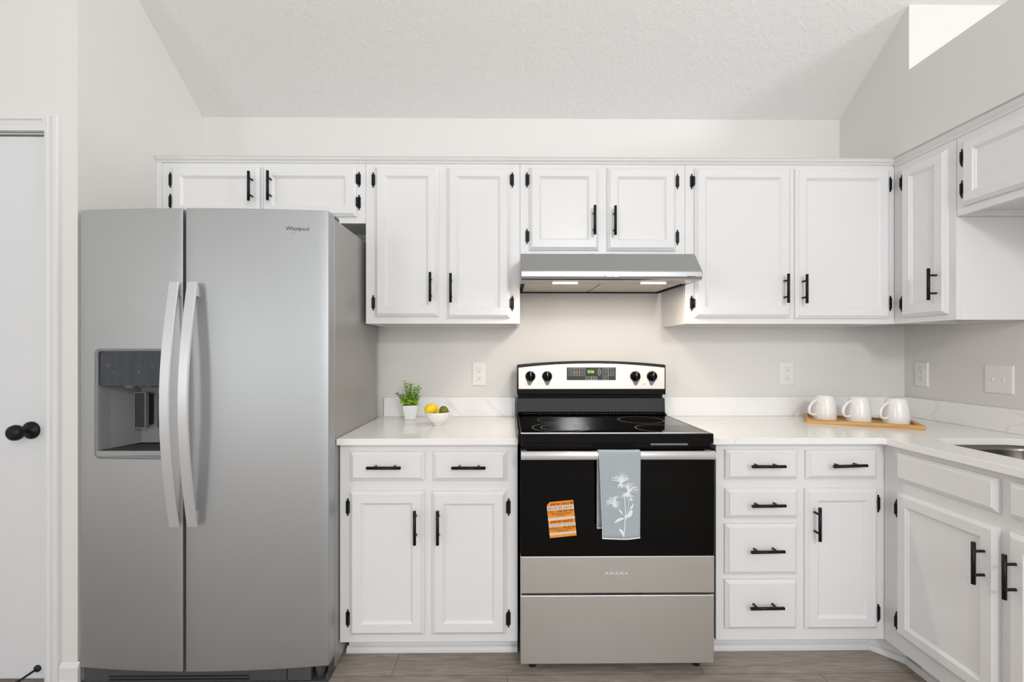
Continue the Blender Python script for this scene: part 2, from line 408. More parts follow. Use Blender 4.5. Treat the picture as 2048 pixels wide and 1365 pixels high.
def make_handle_mesh(L=.134, sp=.038):
    mb = MB(); r = .0062
    y = -.034
    mb.cyl((0, y, -L/2), (0, y, L/2), r, 20)
    for s in (-1, 1): mb.cyl((0, 0, s*sp), (0, y, s*sp), .0045, 14)
    return mb
def make_hinge_mesh():
    mb = MB()
    hw = .0075
    pl = [(-.001, .036), (-.0035, .033), (-.002, .029), (-hw, .024), (-hw, -.024), (-.002, -.029), (-.0035, -.033), (-.001, -.036), (.001, -.036), (.0035, -.033), (.002, -.029), (hw, -.024), (hw, .024), (.002, .029), (.0035, .033), (.001, .036)]
    mb.prism(pl, 'y', -.0028, 0)
    mb.cyl((.006, -.006, -.021), (.006, -.006, .021), .0052, 12)
    mb.box(.004, .0105, -.016, -.001, -.020, .020)
    mb.cyl((-.002, -.0045, .016), (-.002, -.001, .016), .0028, 10); mb.cyl((-.002, -.0045, -.016), (-.002, -.001, -.016), .0028, 10)
    return mb
_hm = {}
def place(kind, maker, parent, loc, rot=(0, 0, 0)):
    if kind not in _hm:
        o = maker().build(kind, 'black_metal', parent, loc, rot); _hm[kind] = o.data; return o
    o = bpy.data.objects.new(kind, _hm[kind]); COL.objects.link(o); o.parent = parent; o.location = loc; o.rotation_euler = rot
    return o
def cabinet(label, origin, rz, w, z0, z1, depth, doors=(), drawers=(), toe=None, name='wall_cabinet', group=None, openbottom=True, toe_w=None, top=True):
    t = thing(name, label, 'cabinet', (origin[0], origin[1], 0), rz, group)
    g = .0006; b = MB(); th = .016
    b.box(g, w-g, 0, TH, z0, z1)                               # face frame board
    b.box(g, g+th, TH, depth, z0, z1).box(w-g-th, w-g, TH, depth, z0, z1)
    if top: b.box(g+th, w-g-th, TH, depth, z1-th, z1)
    b.box(g+th, w-g-th, depth-.006, depth, z0, z1-th)
    rec = .022 if openbottom else 0
    b.box(g+th, w-g-th, TH, depth-.006, z0+rec, z0+rec+.012)
    if openbottom: b.box(g+th, w-g-th, depth-.03, depth-.006, z0, z0+rec)
    b.build('carcass', 'cabinet_paint', t, bevel=.0008, seg=1)
    for d in doors:                                            # x0,x1,z0,z1, handle (x,z) or None, hinges [z..], side
        o = door_mesh(d[1]-d[0], d[3]-d[2]).build('door', 'cabinet_paint', t, (d[0], -.0005, d[2]), keepn=False)
        if d[4]: place('handle', make_handle_mesh, o, (d[4][0]-d[0], -TH, d[4][1]-d[2]))
        hx = -.011 if d[6] == 'L' else (d[1]-d[0])+.011
        for hz in d[5]:
            place('hinge', make_hinge_mesh, o, (hx, 0, hz-d[2]), (0, 0, 0) if d[6] == 'L' else (0, math.pi, 0))
    for d in drawers:
        o = drawer_mesh(d[1]-d[0], d[3]-d[2]).build('drawer', 'cabinet_paint', t, (d[0], -.0005, d[2]))
        if d[4]:
            r = place('handle', make_handle_mesh, o, (d[4][0]-d[0], -TH, d[4][1]-d[2]), (0, math.pi/2+(d[5] if len(d) > 5 else 0), 0))
    if toe:
        MB().box(.0 if toe_w is None else toe_w[0], w if toe_w is None else toe_w[1], toe, toe+.012, 0.001, z0).build('toe_kick', 'cabinet_paint', t)
    return t
# back-run helper: pixel rect -> local door tuple
def bd(face, X0, x0, x1, y0, y1, hpx=None, hinges=(), side='L'):
    Yd = face-TH; xm = (x0+x1)/2; ym = (y0+y1)/2
    a = PY(x0, ym, Yd)[0]-X0; b_ = PY(x1, ym, Yd)[0]-X0
    zt_ = PY(xm, y0, Yd)[1]; zb = PY(xm, y1, Yd)[1]
    h = None
    if hpx:
        q = PY(hpx[0], hpx[1], Yd-.034); h = (q[0]-X0, q[1])
    return (a, b_, zb, zt_, h, [PY(hx, hy, face-.003)[1] for hx, hy in hinges], side)
YU = 2.17; YBF = 1.875
UZ1 = 2.143; UZ0 = 1.391
XF_ = 1.83
xb = [XL+.004, PY(731.5, 500, YU)[0], PY(1040, 420, YU)[0], PY(1370, 420, YU)[0], XF_-.0006]
dU = YB-YU-.002
X0 = xb[0]; fz = PY(700, 447, YU)[1]
cabinet('short white wall cabinet over the refrigerator, partly hidden behind its top', (X0, YU), 0, xb[1]-X0, fz, UZ1, dU,
        doors=[bd(YU, X0, 340, 517, 332, 432, (497, 372), [(336, 360), (335, 403)], 'L'),
               bd(YU, X0, 523, 711, 332, 432, (535, 371), [(713, 359), (714, 405)], 'R')])
X0 = xb[1]
cabinet('tall narrow-doored white wall cabinet above the counter with the potted plant', (X0, YU), 0, xb[2]-X0, UZ0, UZ1, dU,
        doors=[bd(YU, X0, 749, 876, 332, 633, (860, 574), [(745, 360), (744, 606)], 'L'),
               bd(YU, X0, 894, 1020, 333, 636, (901, 576), [(1024, 360), (1023, 607)], 'R')])
X0 = xb[2]
cabinet('short white wall cabinet directly above the steel range hood', (X0, YU), 0, xb[3]-X0, 1.692, UZ1, dU,
        doors=[bd(YU, X0, 1059, 1198, 333, 500, (1190, 440), [(1055, 360), (1053, 473)], 'L'),
               bd(YU, X0, 1215, 1353, 334, 501, (1231, 441), [(1355, 363), (1356, 475)], 'R')])
X0 = xb[3]
cabinet('wide two-door white wall cabinet between the range hood and the corner', (X0, YU), 0, xb[4]-X0, UZ0, UZ1, dU,
        doors=[bd(YU, X0, 1391, 1583, 335, 635, (1577, 577), [(1385, 363), (1387, 607)], 'L'),
               bd(YU, X0, 1593, 1782, 337, 637, (1614, 578), [(1785, 369), (1787, 607)], 'R')])
# right-run cabinets: local x runs towards the camera (-Y), faces -X
XF = 1.83
def rd(face, Y0, ya, yb, z0, z1, h=None, hinges=(), side='L'):
    return (Y0-ya, Y0-yb, z0, z1, (Y0-h[0], h[1]) if h else None, list(hinges), side)
Y0 = YU+.004
ya = PX(1800, 480, XF-TH)[0]; yb_ = PX(1889, 480, XF-TH)[0]
YE = PX(1913, 500, XF)[0]
hy, hz = PX(1857, 569, XF-TH-.034)
cabinet('single-door white wall cabinet on the right wall with exposed end panel', (XF, Y0), -math.pi/2, Y0-YE, UZ0, UZ1-.01, XR-XF-.002,
        doors=[rd(XF, Y0, ya, yb_, 1.418, 2.103, (hy, hz), [PX(1800, 368, XF)[1], PX(1801, 609, XF)[1]], 'L')])
Y0 = YE-.001
ya = PX(1921, 400, XF-TH)[0]
zS = PX(1914, 433, XF)[1]
cabinet('short white wall cabinet over the sink, cut off by the right edge', (XF, Y0), -math.pi/2, .90, zS, UZ1-.01, XR-XF-.002,
        doors=[rd(XF, Y0, ya, ya-.40, zS+.032, 2.103, None, [PX(1916, 320, XF)[1], PX(1917, 382, XF)[1]], 'L'),
               rd(XF, Y0, ya-.42, ya-.82, zS+.032, 2.103, None, [], 'R')])
# crown strips on the wall cabinets
cr = MB()
ZT = 2.166
prof = [(YU+.02, UZ1-.002), (YU-.006, UZ1-.002), (YU-.008, UZ1+.004), (YU-.016, UZ1+.012), (YU-.018, UZ1+.018), (YU-.022, ZT), (YU+.02, ZT)]
cr.prism(prof, 'x', XL+.002, XF-.012)
cr.box(XL+.001, XL+.024, YU-.008, YU-.001, fz, UZ1-.003)
struct(cr.build('trim_2', 'trim_paint'))
cr = MB()
cr.prism([(XF+.02, 2.130), (XF-.004, 2.130), (XF-.006, 2.139), (XF-.016, 2.152), (XF-.018, 2.1645), (XF+.02, 2.1645)], 'y', .98, YU-.004)
struct(cr.build('trim_3', 'trim_paint'))

# base cabinets
CT = .914; CB = .8875
X0 = PY(679.5, 1000, YBF)[0]; X1 = PY(1035.5, 1000, YBF)[0]; BZ = .085
def dw(face, X0, x0, x1, y0, y1, hpx, tilt=0):
    d = bd(face, X0, x0, x1, y0, y1, hpx); return d[:5]+(tilt,)
cabinet('white base cabinet between refrigerator and range, two drawers over two doors', (X0, YBF), 0, X1-X0, BZ, CB-.0007, .60, name='base_cabinet',
        doors=[bd(YBF, X0, 698, 848, 984, 1273, (829, 1057), [(694, 1015), (694, 1238)], 'L'),
               bd(YBF, X0, 863, 1012, 985, 1272, (875, 1057), [(1018, 1015), (1016, 1238)], 'R')],
        drawers=[dw(YBF, X0, 699, 848, 905, 963, (767, 937)), dw(YBF, X0, 865, 1013, 905, 963, (937, 937))], toe=.075, openbottom=False, toe_w=(.012, X1-X0))
XBL, XBR = X0, X1
X0 = PY(1431.5, 1000, YBF)[0]; XI = 1.54
cabinet('white base cabinet right of the range with a bank of four drawers', (X0, YBF), 0, XI-X0-.0005, BZ, CB-.0007, .60, name='base_cabinet',
        doors=[bd(YBF, X0, 1613, 1758, 979, 1261, (1640, 1050), [(1762, 1008), (1761, 1227)], 'R')],
        drawers=[dw(YBF, X0, 1453, 1598, 901, 960, (1538, 934), 0.0), dw(YBF, X0, 1453, 1598, 979, 1038, (1538, 1013), -.01),
                 dw(YBF, X0, 1452, 1597, 1050, 1151, (1536, 1105), -.012), dw(YBF, X0, 1452, 1596, 1162, 1261, (1535, 1218), -.006),
                 dw(YBF, X0, 1615, 1757, 902, 959, (1701, 933), -.03)], toe=.075, openbottom=False, toe_w=(0, PY(1737, 1300, YBF+.074)[0]-X0-.0005))
XRB = X0
Y0 = YBF+.004
ya = PX(1789.5, 1100, XI-TH)[0]; yb_ = PX(1991, 1100, XI-TH)[0]
za = PX(1789, 983, XI-TH)[1]; zb_ = PX(1789, 1268, XI-TH)[1]
fa = PX(1789, 905, XI-TH)[1]; fb = PX(1789, 960, XI-TH)[1]
hy, hz = PX(1947, 1127, XI-TH-.034); hy2, hz2 = PX(2009, 1155, XI-TH-.034)
ya2 = PX(2012, 1100, XI-TH)[0]
t = cabinet('white sink base cabinet on the right wall under the sink', (XI, Y0), -math.pi/2, Y0-.99, BZ, CB-.0007, XR-XI-.002, name='base_cabinet',
        doors=[rd(XI, Y0, ya, yb_, zb_, za, (hy, hz), [PX(1786, 1014, XI)[1], PX(1786, 1236, XI)[1]], 'L'),
               rd(XI, Y0, ya2, ya2-(ya-yb_), zb_, za, (hy2, hz2), [], 'R')],
        drawers=[(Y0-ya, Y0-yb_, fb, fa, None), (Y0-ya2, Y0-ya2+(ya-yb_), fb, fa, None)], toe=.075, openbottom=False, toe_w=(.09, Y0-.99), top=False)
# floor mouldings along the toe kicks
def shoe(pts, name):
    mb = MB()
    for (a, b_) in zip(pts[:-1], pts[1:]):
        a = Vector(a); b2 = Vector(b_); d = (b2-a).normalized(); n = Vector((d.y, -d.x, 0))    # towards the room
        pr = [(0, 0.001), (.014, 0.001), (.013, .012), (.008, .021), (0, .026)]
        vs = [a+n*p+Vector((0, 0, q)) for p, q in pr]+[b2+n*p+Vector((0, 0, q)) for p, q in pr]
        k = len(pr); mb.add(vs, [tuple(range(k)), tuple(range(k, 2*k))]+[(i, (i+1) % k, k+(i+1) % k, k+i) for i in range(k)])
    return struct(mb.build(name, 'trim_paint'))
shoe([(XBL+.005, YBF+.074, 0), (XBR, YBF+.074, 0)], 'trim_4')
dgx0 = PY(1737, 1300, YBF+.074)[0]
shoe([(XRB, YBF+.074, 0), (dgx0, YBF+.074, 0), (XI+.074, YBF-.02, 0), (XI+.074, 1.0, 0)], 'trim_5')
# diagonal filler board across the corner toe kick
fl = MB()
a = Vector((dgx0, YBF+.0745, 0)); b2 = Vector((XI+.0745, YBF-.02, 0)); 
fl.add([a, b2, b2+Vector((.01, .01, 0)), a+Vector((.01, .01, 0))]+[p+Vector((0, 0, BZ-.001)) for p in (a, b2, b2+Vector((.01, .01, 0)), a+Vector((.01, .01, 0)))],
       [(0, 1, 2, 3), (4, 5, 6, 7), (0, 1, 5, 4), (1, 2, 6, 5), (2, 3, 7, 6), (3, 0, 4, 7)])
struct(fl.build('trim_6', 'cabinet_paint'))

# ------------------------------------------------------------------ countertops and backsplashes
def slab(name, loops, z0, z1, m, parent=None, bev=.0018):
    c = bpy.data.curves.new(name, 'CURVE'); c.dimensions = '2D'; c.fill_mode = 'BOTH'
    for L in loops:
        s = c.splines.new('POLY'); s.points.add(len(L)-1); s.use_cyclic_u = True
        for p, q in zip(s.points, L): p.co = (q[0], q[1], 0, 1)
    c.offset = -bev; c.extrude = (z1-z0)/2-bev; c.bevel_depth = bev; c.bevel_resolution = 1
    o = bpy.data.objects.new(name, c); COL.objects.link(o); bpy.context.view_layer.update()
    me = bpy.data.meshes.new_from_object(o.evaluated_get(bpy.context.evaluated_depsgraph_get()))
    bpy.data.objects.remove(o); bpy.data.curves.remove(c)
    me.transform(Matrix.Translation((0, 0, (z0+z1)/2))); me.materials.clear(); me.materials.append(MATS[m])
    for p in me.polygons: p.use_smooth = False
    r = bpy.data.objects.new(name, me); COL.objects.link(r); r.parent = parent
    return r
YCF = 1.842
cl = PY(673, 885, YCF)[0]; crt = PY(1035.5, 885, YCF)[0]
t = thing('countertop', 'white quartz countertop left of the range with a low backsplash', 'countertop', (0, 0, 0))
slab('worktop', [[(cl, YCF), (crt, YCF), (crt, YB-.002), (cl, YB-.002)]], CB+.0005, CT, 'quartz', t)
MB().box(cl+.02, crt, YB-.022, YB-.002, CT+.0003, 1.016).build('backsplash', 'quartz', t, bevel=.0015)
t = thing('countertop', 'L-shaped white quartz countertop in the corner right of the range', 'countertop', (0, 0, 0))
c2 = PY(1426.5, 885, YCF)[0]; XCF = 1.512
sk = []
sx0, sx1, sy0, sy1 = 1.655, 2.06, 1.02, 1.825
def arc(cx, cy, r, a0, a1, n=8, ry=None):
    return [(cx+r*math.cos(math.radians(a0+(a1-a0)*i/n)), cy+(ry or r)*math.sin(math.radians(a0+(a1-a0)*i/n))) for i in range(n+1)]
sk += arc(sx0+.10, sy1-.085, .10, 180, 90, 12, .085)
sk += arc(sx1-.10, sy1-.075, .10, 90, 0, 10, .075)
sk += arc(sx1-.05, sy0+.05, .05, 0, -90)+arc(sx0+.05, sy0+.05, .05, -90, -180)
slab('worktop', [[(c2, YCF), (XCF-.012, YCF), (XCF, YCF-.012), (XCF, .98), (XR-.002, .98), (XR-.002, YB-.002), (c2, YB-.002)], sk], CB+.0005, CT, 'quartz', t)
MB().box(c2, XR-.023, YB-.022, YB-.002, CT+.0003, 1.016).build('backsplash', 'quartz', t, bevel=.0015)
MB().box(XR-.022, XR-.002, .98, YB-.002, CT+.0003, 1.016).build('backsplash', 'quartz', t, bevel=.0015)
# undermount sink
t = thing('kitchen_sink', 'brushed steel undermount sink set in the corner countertop', 'sink', ((sx0+sx1)/2, (sy0+sy1)/2, .67))
cxs, cys = (sx0+sx1)/2, (sy0+sy1)/2
mb = MB(); n = len(sk); levels = [(1.04, CB-.0005), (1.0, CB-.0006), (.995, CB-.02), (.985, .72), (.95, .70), (.55, .695)]
vs = []
for s_, z in levels: vs += [((p[0]-cxs)*s_, (p[1]-cys)*s_, z-.67) for p in sk]
fs = [(j*n+i, j*n+(i+1) % n, (j+1)*n+(i+1) % n, (j+1)*n+i) for j in range(len(levels)-1) for i in range(n)]
fs.append(tuple((len(levels)-1)*n+i for i in range(n)))
mb.add(vs, fs, 0, True); mb.build('basin', 'steel_sink', t)
MB().lathe([(0, .0), (.045, 0), (.045, .004), (.036, .005), (.03, -.0), (0, -.0)], (0, 0, .0265), 28).build('drain', 'steel_bright', t)

# ------------------------------------------------------------------ refrigerator
FY = 1.735; FB = .030
fxl = PY(160.5, 700, FY+FB)[0]; fxr = PY(657.5, 700, FY+FB)[0]; sxa = PY(365, 700, FY)[0]; sxb = PY(371, 700, FY)[0]
fzt = PY(400, 416, FY)[1]; fzb = PY(500, 1341, FY+.01)[1]
fc = (fxl+fxr)/2; hw = (fxr-fxl)/2
t = thing('refrigerator', 'tall stainless side-by-side refrigerator with ice and water dispenser', 'refrigerator', (fc, FY, 0))
def fy(x): return FB*((x)/hw)**2            # local
Db = .088                                    # local depth of the door back
def curved_door(xa, xb2, hole=None):
    xs = [xa+(xb2-xa)*i/14 for i in range(15)]
    if hole: xs = sorted(set(xs+[hole[0], hole[1]]))
    zs = [fzb, fzt] if not hole else [fzb, hole[2], hole[3], fzt]
    mb = MB(); idx = {}; vs = []
    for i, x in enumerate(xs):
        for j, z in enumerate(zs): idx[i, j] = len(vs); vs.append((x, fy(x), z))
    fs = []
    for i in range(len(xs)-1):
        for j in range(len(zs)-1):
            if hole and j == 1 and xs[i] >= hole[0]-1e-6 and xs[i+1] <= hole[1]+1e-6: continue
            fs.append((idx[i, j], idx[i+1, j], idx[i+1, j+1], idx[i, j+1]))
    # back edge loop
    nb = len(vs); J = len(zs)-1
    for x in xs: vs.append((x, Db, fzb)); vs.append((x, Db, fzt))
    for i in range(len(xs)-1):
        fs.append((idx[i, 0], idx[i+1, 0], nb+2*(i+1), nb+2*i)); fs.append((idx[i, J], idx[i+1, J], nb+2*(i+1)+1, nb+2*i+1))
    for i in (0, len(xs)-1):
        fs.append(tuple(idx[i, j] for j in range(J+1))+(nb+2*i+1, nb+2*i))
    mb.add(vs, fs, 0, False); 
    return mb
dxa = PY(193, 800, FY+.02)[0]-fc; dxb = PY(337, 800, FY+.02)[0]-fc
dza = PY(250, 915, FY+.012)[1]; dzb = PY(250, 701, FY+.012)[1]
fd = curved_door(fxl-fc, sxa-fc, (dxa, dxb, dza, dzb)).build('freezer_door', 'steel_fridge', t, bevel=.004, seg=3)
rdoor = curved_door(sxb-fc, fxr-fc).build('refrigerator_door', 'steel_fridge', t, bevel=.004, seg=3)
for o in (fd, rdoor):
    for p in o.data.polygons:
        if abs(p.normal.y) > .9: p.use_smooth = True
b = MB()
bl, br2 = fxl-fc+.004, PY(673, 885, YCF)[0]-fc-.003; b0 = Db+.010; bD = .685; bz = fzt-.012
b.box(bl, bl+.03, b0, bD, .012, bz).box(br2-.03, br2, b0, bD, .012, bz).box(bl+.03, br2-.03, b0, bD, bz-.03, bz)
b.box(bl+.03, br2-.03, bD-.03, bD, .012, bz-.03).box(bl+.03, br2-.03, b0+.07, bD-.03, .03, .055)
b.build('case', 'steel_side', t, bevel=.003)
gz = fzb+.01
MB().box(bl+.006, bl+.03, Db+.0005, b0-.0005, gz, fzt-.016).box(br2-.03, br2-.006, Db+.0005, b0-.0005, gz, fzt-.016).box(bl+.03, br2-.03, Db+.0005, b0-.0005, fzt-.04, fzt-.016).box(bl+.03, br2-.03, Db+.0005, b0-.0005, gz, gz+.02).box(sxa-fc-.004, sxb-fc+.004, .05, Db+.03, gz, fzt-.02).build('door_gasket', 'dark_void', t)
# toe grille and hinge bracket
g = MB(); g.box(bl+.005, br2-.16, .035, .05, .006, fzb-.004); g.box(br2-.155, br2-.065, .030, .05, .010, fzb-.003)
for i in range(2): g.box(bl+.1, br2-.3, .033, .036, .012+i*.012, .018+i*.012, 1)
g.box(bl+.005, br2-.004, .028, .11, .001, .007)
g.build('toe_grille', ['grey_dark', 'dark_void'], t, bevel=.002)
h = MB(); h.prism([(.035, .002), (.112, .002), (.112, .095), (.098, .085), (.078, .045), (.058, .030), (.035, .026)], 'x', br2-.012, br2-.001)
h.cyl((br2-.040, .060, fzb-.013), (br2-.040, .060, fzb-.002), .022, 20).cyl((br2-.04, .060, .012), (br2-.04, .060, fzb-.013), .014, 16, r1=.022)
h.build('hinge_bracket', 'grey_dark', t, bevel=.002)
h = MB(); h.cyl((br2-.045, .075, .0), (br2-.045, .075, .04), .012, 14); h.build('leveling_foot', 'rubber', t)
h = MB().box(br2-.05, br2-.004, .055, .16, fzt-.011, fzt+.004); h.build('hinge_cover', 'grey_dark', t, bevel=.003)
# bowed handles
def bow(xc, parent, w=.037):
    mb = MB(); n = 28; z1 = PY(345, 563, FY-.04)[1]; z0 = PY(345, 1057, FY-.04)[1]; vs = []
    for i in range(n+1):
        s = i/n; z = z0+(z1-z0)*s; y = -.030-.050*math.sin(math.pi*s)
        for dx, dy in ((-w/2, .003), (-w/2+.003, 0), (w/2-.003, 0), (w/2, .003), (w/2, .008), (-w/2, .008)): vs.append((xc+dx, y+dy, z))
    fs = [tuple(range(6)), tuple(n*6+i for i in range(6))]
    for i in range(n):
        for k in range(6): fs.append((i*6+k, i*6+(k+1) % 6, (i+1)*6+(k+1) % 6, (i+1)*6+k))
    mb.add(vs, fs)
    for z in (z0+.03, z1-.03): mb.box(xc-.010, xc+.006, -.028, fy(xc)+.001, z-.020, z+.020)
    return mb.build('handle', 'steel_handle', parent)
bow(PY(345, 600, FY-.035)[0]-fc, fd); bow(PY(381, 600, FY-.035)[0]-fc, rdoor)
# dispenser: bezel, control panel, cavity, paddles, tray
yd = (fy(dxa)+fy(dxb))/2; w = dxb-dxa; hgt = dzb-dza
dz = MB()
def rrect(x0, x1, z0, z1, r, n=6):
    return arc(x1-r, z1-r, r, 0, 90, n)+arc(x0+r, z1-r, r, 90, 180, n)+arc(x0+r, z0+r, r, 180, 270, n)+arc(x1-r, z0+r, r, 270, 360, n)
def tilt(x): return fy(x)
o1 = rrect(dxa-.006, dxb+.006, dza-.006, dzb+.006, .020); o2 = rrect(dxa+.004, dxb-.004, dza+.004, dzb-.004, .014); n = len(o1)
vs = [(x, tilt(x)-.004, z) for x, z in o1]+[(x, tilt(x)-.004, z) for x, z in o2]+[(x, tilt(x)+.02, z) for x, z in o2]+[(x, tilt(x)+.002, z) for x, z in o1]
dz.add(vs, [(a*n+i, a*n+(i+1) % n, ((a+1) % 4)*n+(i+1) % n, ((a+1) % 4)*n+i) for a in (0, 1, 3) for i in range(n)], 0, True)
disp = dz.build('dispenser', 'grey_plastic', fd)
zp = PY(250, 772, FY+.015)[1]; zf = PY(250, 902, FY+.015)[1]
cv = MB(); cd_ = .15
x0_, x1_ = dxa+.004, dxb-.004; bx0, bx1 = x0_+.062, x1_-.02
yF = lambda x: tilt(x)+.012
vs = [(x0_, yF(x0_), zf), (x0_+.012, yF(x0_)+.03, zf), (bx0, cd_, zf+.004), (bx1, cd_, zf+.004), (x1_, yF(x1_), zf)]
vs2 = [(x, y, zp+.002) for x, y, z in vs]
cv.add(vs+vs2, [(i, i+1, 6+i, 5+i) for i in range(4)], 0, False)
cv.add([(x, y, zp+.002) for x, y, z in vs], [(0, 1, 2, 3, 4)], 0)
cv.build('cavity', 'grey_plastic', disp, keepn=True)
tr = MB(); tr.add([(x, y, zf) for x, y, z in vs], [(0, 1, 2, 3, 4)], 1)
ns = 12
for i in range(ns):
    xa_ = x0_+.03+(x1_-x0_-.05)*i/ns; tr.box(xa_, xa_+.004, .04, cd_-.02, zf+.0002, zf+.0016, 1)
tr.prism([(x0_, dza+.003), (x0_, zf-.001), (x1_, zf-.001), (x1_, dza+.003)], 'y', tilt(x0_)-.006, yF(x0_)+.02, 0)
tr.build('drip_tray', ['steel_hood', 'grey_dark'], disp, bevel=.0015)
pn = MB(); xs = [x0_+(x1_-x0_)*i/8 for i in range(9)]
vs = [(x, tilt(x)+.003, zp) for x in xs]+[(x, tilt(x)+.003, dzb-.003) for x in xs]+[(x, tilt(x)+.014, zp) for x in xs]
pn.add(vs, [(i, i+1, 10+i, 9+i) for i in range(8)]+[(i, i+1, 19+i, 18+i) for i in range(8)], 0, False)
for (tx, px, py, wpx) in (('ICE', 213, 731, 8), ('LIGHT', 225, 744, 9), ('C', 241, 744, 2.5), ('WATER', 280, 731, 4), ('8', 279, 744, 3), ('LOCK', 308, 730, 5)):
    qx, qz = PY(px, py, FY+.013); qx -= fc
    pn.text(tx, wpx*.0018, (qx, tilt(qx)+.0022, qz), 1)
    pn.box(qx-.009, qx+.009, tilt(qx)+.0021, tilt(qx)+.0024, qz-.0092, qz-.0086, 1)
pn.build('control_panel', ['panel_glass', 'print_grey'], disp, keepn=True)
nz_ = MB(); nx = PY(264, 775, FY+.06)[0]-fc; nz_.lathe([(.038, 0), (.030, -.012), (.018, -.016), (0, -.016)], (nx, .075, zp+.002), 24)
nz_.lathe([(.03, 0), (.024, -.010), (0, -.012)], (nx+.075, .075, zp+.002), 20); nz_.build('nozzle', 'steel_bright', disp)
for px0, px1 in ((268, 291), (313, 336)):
    pa, pzb = PY(px0, 857, FY+.10); pb, pzt = PY(px1, 785, FY+.10)
    p = MB(); p.box(pa-fc, pb-fc, .10, .118, pzb, pzt, 0).box(pa-fc+.003, pb-fc-.003, .0985, .1005, pzb+.003, pzt-.003, 1).box(pa-fc+.01, pb-fc-.004, .118, .149, pzb+.01, pzt-.01, 1)
    p.build('paddle', ['grey_plastic', 'black_satin'], disp, bevel=.0015)
lg = MB(); lx, lz = PY(594.5, 458.5, FY+.016); lx -= fc
lg.text('Whirlpool', .084, (lx, 0, 0), 0, bold=.0)
for i, a in enumerate(range(0, 14)):
    t0 = a/14; t1 = (a+1)/14
    f = lambda s: (lx-.02+.028*s, 0, -.0165+.020*(s-.5*math.sin(2*math.pi*s)/math.pi) * .9)
    p, q = f(t0), f(t1); wd = .0007
    lg.add([(p[0], 0, p[2]-wd), (q[0], 0, q[2]-wd), (q[0], 0, q[2]+wd), (p[0], 0, p[2]+wd)], [(0, 1, 2, 3)], 1)
lg.v = [(x, fy(x)-.0006, z+lz) for x, y, z in lg.v]
lg.build('logo', ['print_dark', 'print_grey'], rdoor, keepn=True)

# ------------------------------------------------------------------ electric range
RY = 1.80
rx0 = PY(1040.5, 1000, RY)[0]; rx1 = PY(1429, 1000, RY)[0]; rc = (rx0+rx1)/2; rh = (rx1-rx0)/2
t = thing('electric_range', 'stainless and black freestanding electric range with glass cooktop', 'stove', (rc, RY, 0))
Z = lambda py, Y=RY: PY(1200, py, Y)[1]
b = MB(); b.box(-rh+.004, rh-.004, .045, .62, .03, .905)
b.build('body', 'black_satin', t, bevel=.002)
# cooktop
z_t = Z(868.5); z_l = Z(887.5)
ck = MB(); xo = rh+.002
xL_ = PY(1036, 870, RY)[0]-rc; xR_ = PY(1427.5, 870, RY)[0]-rc
yk1 = .58
ck.prism([(0, z_l), (0, z_t-.004), (.004, z_t), (yk1, z_t), (yk1, z_l)], 'x', xL_, xR_)
ck.build('cooktop', 'black_enamel', t, bevel=.002)
gl = MB().box(xL_+.015, xR_-.015, .022, yk1-.02, z_t+.0001, z_t+.0012)
glo = gl.build('cooktop_glass', 'black_glass', t)
tr_ = MB()
for xx in (xL_+.012, xR_-.0145): tr_.box(xx, xx+.0025, .02, yk1-.03, z_t+.0001, z_t+.0022)
tr_.box(xL_+.012, xR_-.012, .0185, .021, z_t+.0001, z_t+.002)
tr_.build('glass_rim', 'steel_bright', t)
def ring(mb, cx, cy, r, w=.0011, n=72, z=0, m=0):
    vs = []
    for i in range(n):
        a = 2*math.pi*i/n; vs += [(cx+(r-w)*math.cos(a), cy+(r-w)*math.sin(a), z), (cx+(r+w)*math.cos(a), cy+(r+w)*math.sin(a), z)]
    mb.add(vs, [(2*i, 2*i+1, (2*i+3) % (2*n), (2*i+2) % (2*n)) for i in range(n)], m)
for px, py, rs in ((1120, 856.5, (.116, .080)), (1111, 841, (.083,)), (1281.5, 841, (.104,)), (1316, 857.5, (.092,))):
    d = _dir(px, py); s_ = (z_t-CAMZ)/d[2]; bxx, byy = d[0]*s_-rc, d[1]*s_-RY
    mb = MB()
    for r_ in rs: ring(mb, 0, 0, r_)
    o = mb.build('burner_ring', 'grey_ring', glo, (bxx, byy, z_t+.0016))
# backguard
yg = .545                       # local y of riser front
bgx0 = PY(1034, 800, RY+yg)[0]-rc; bgx1 = PY(1331, 800, RY+yg)[0]-rc
bz0 = z_t+.0005; r0 = PY(1180, 824, RY+yg)[1]; r1 = PY(1180, 797, RY+yg)[1]
g = MB(); yb2 = .645
g.prism([(yg, r0), (yg+.006, r1), (yb2, r1), (yb2, bz0), (yg-.02, bz0), (yg-.03, bz0+.006), (yg-.004, r0-.004)], 'x', bgx0+.002, bgx1-.002)
g.build('backguard', 'black_enamel', t, bevel=.0015)
vt = MB()
for i in range(46): vt.box(bgx0+.03+i*(bgx1-bgx0-.06)/46, bgx0+.034+i*(bgx1-bgx0-.06)/46, yg-.0215, yg-.013, bz0+.006, bz0+.0085)
vt.build('vent_slots', 'grey_plastic', t)
MB().box(bgx0+.006, bgx1-.006, yg+.03, yb2, r1-.001, PY(1180, 790, RY+yg)[1]+.004).build('vent_gap', 'dark_void', t)
yc_ = yg-.012
q0 = PY(1180, 790, RY+yc_)[1]; te = PY(1036, 730, RY+yc_)[1]; tm = PY(1180, 722.5, RY+yc_)[1]
def arch(x0, x1, ze, zm, n=24):
    return [(x0+(x1-x0)*i/n, ze+(zm-ze)*(1-((i/n)*2-1)**2)) for i in range(n+1)]
cxa, cxb = PY(1034, 760, RY+yc_)[0]-rc, PY(1331.5, 760, RY+yc_)[0]-rc
top = arch(cxa+.004, cxb-.004, te, tm)
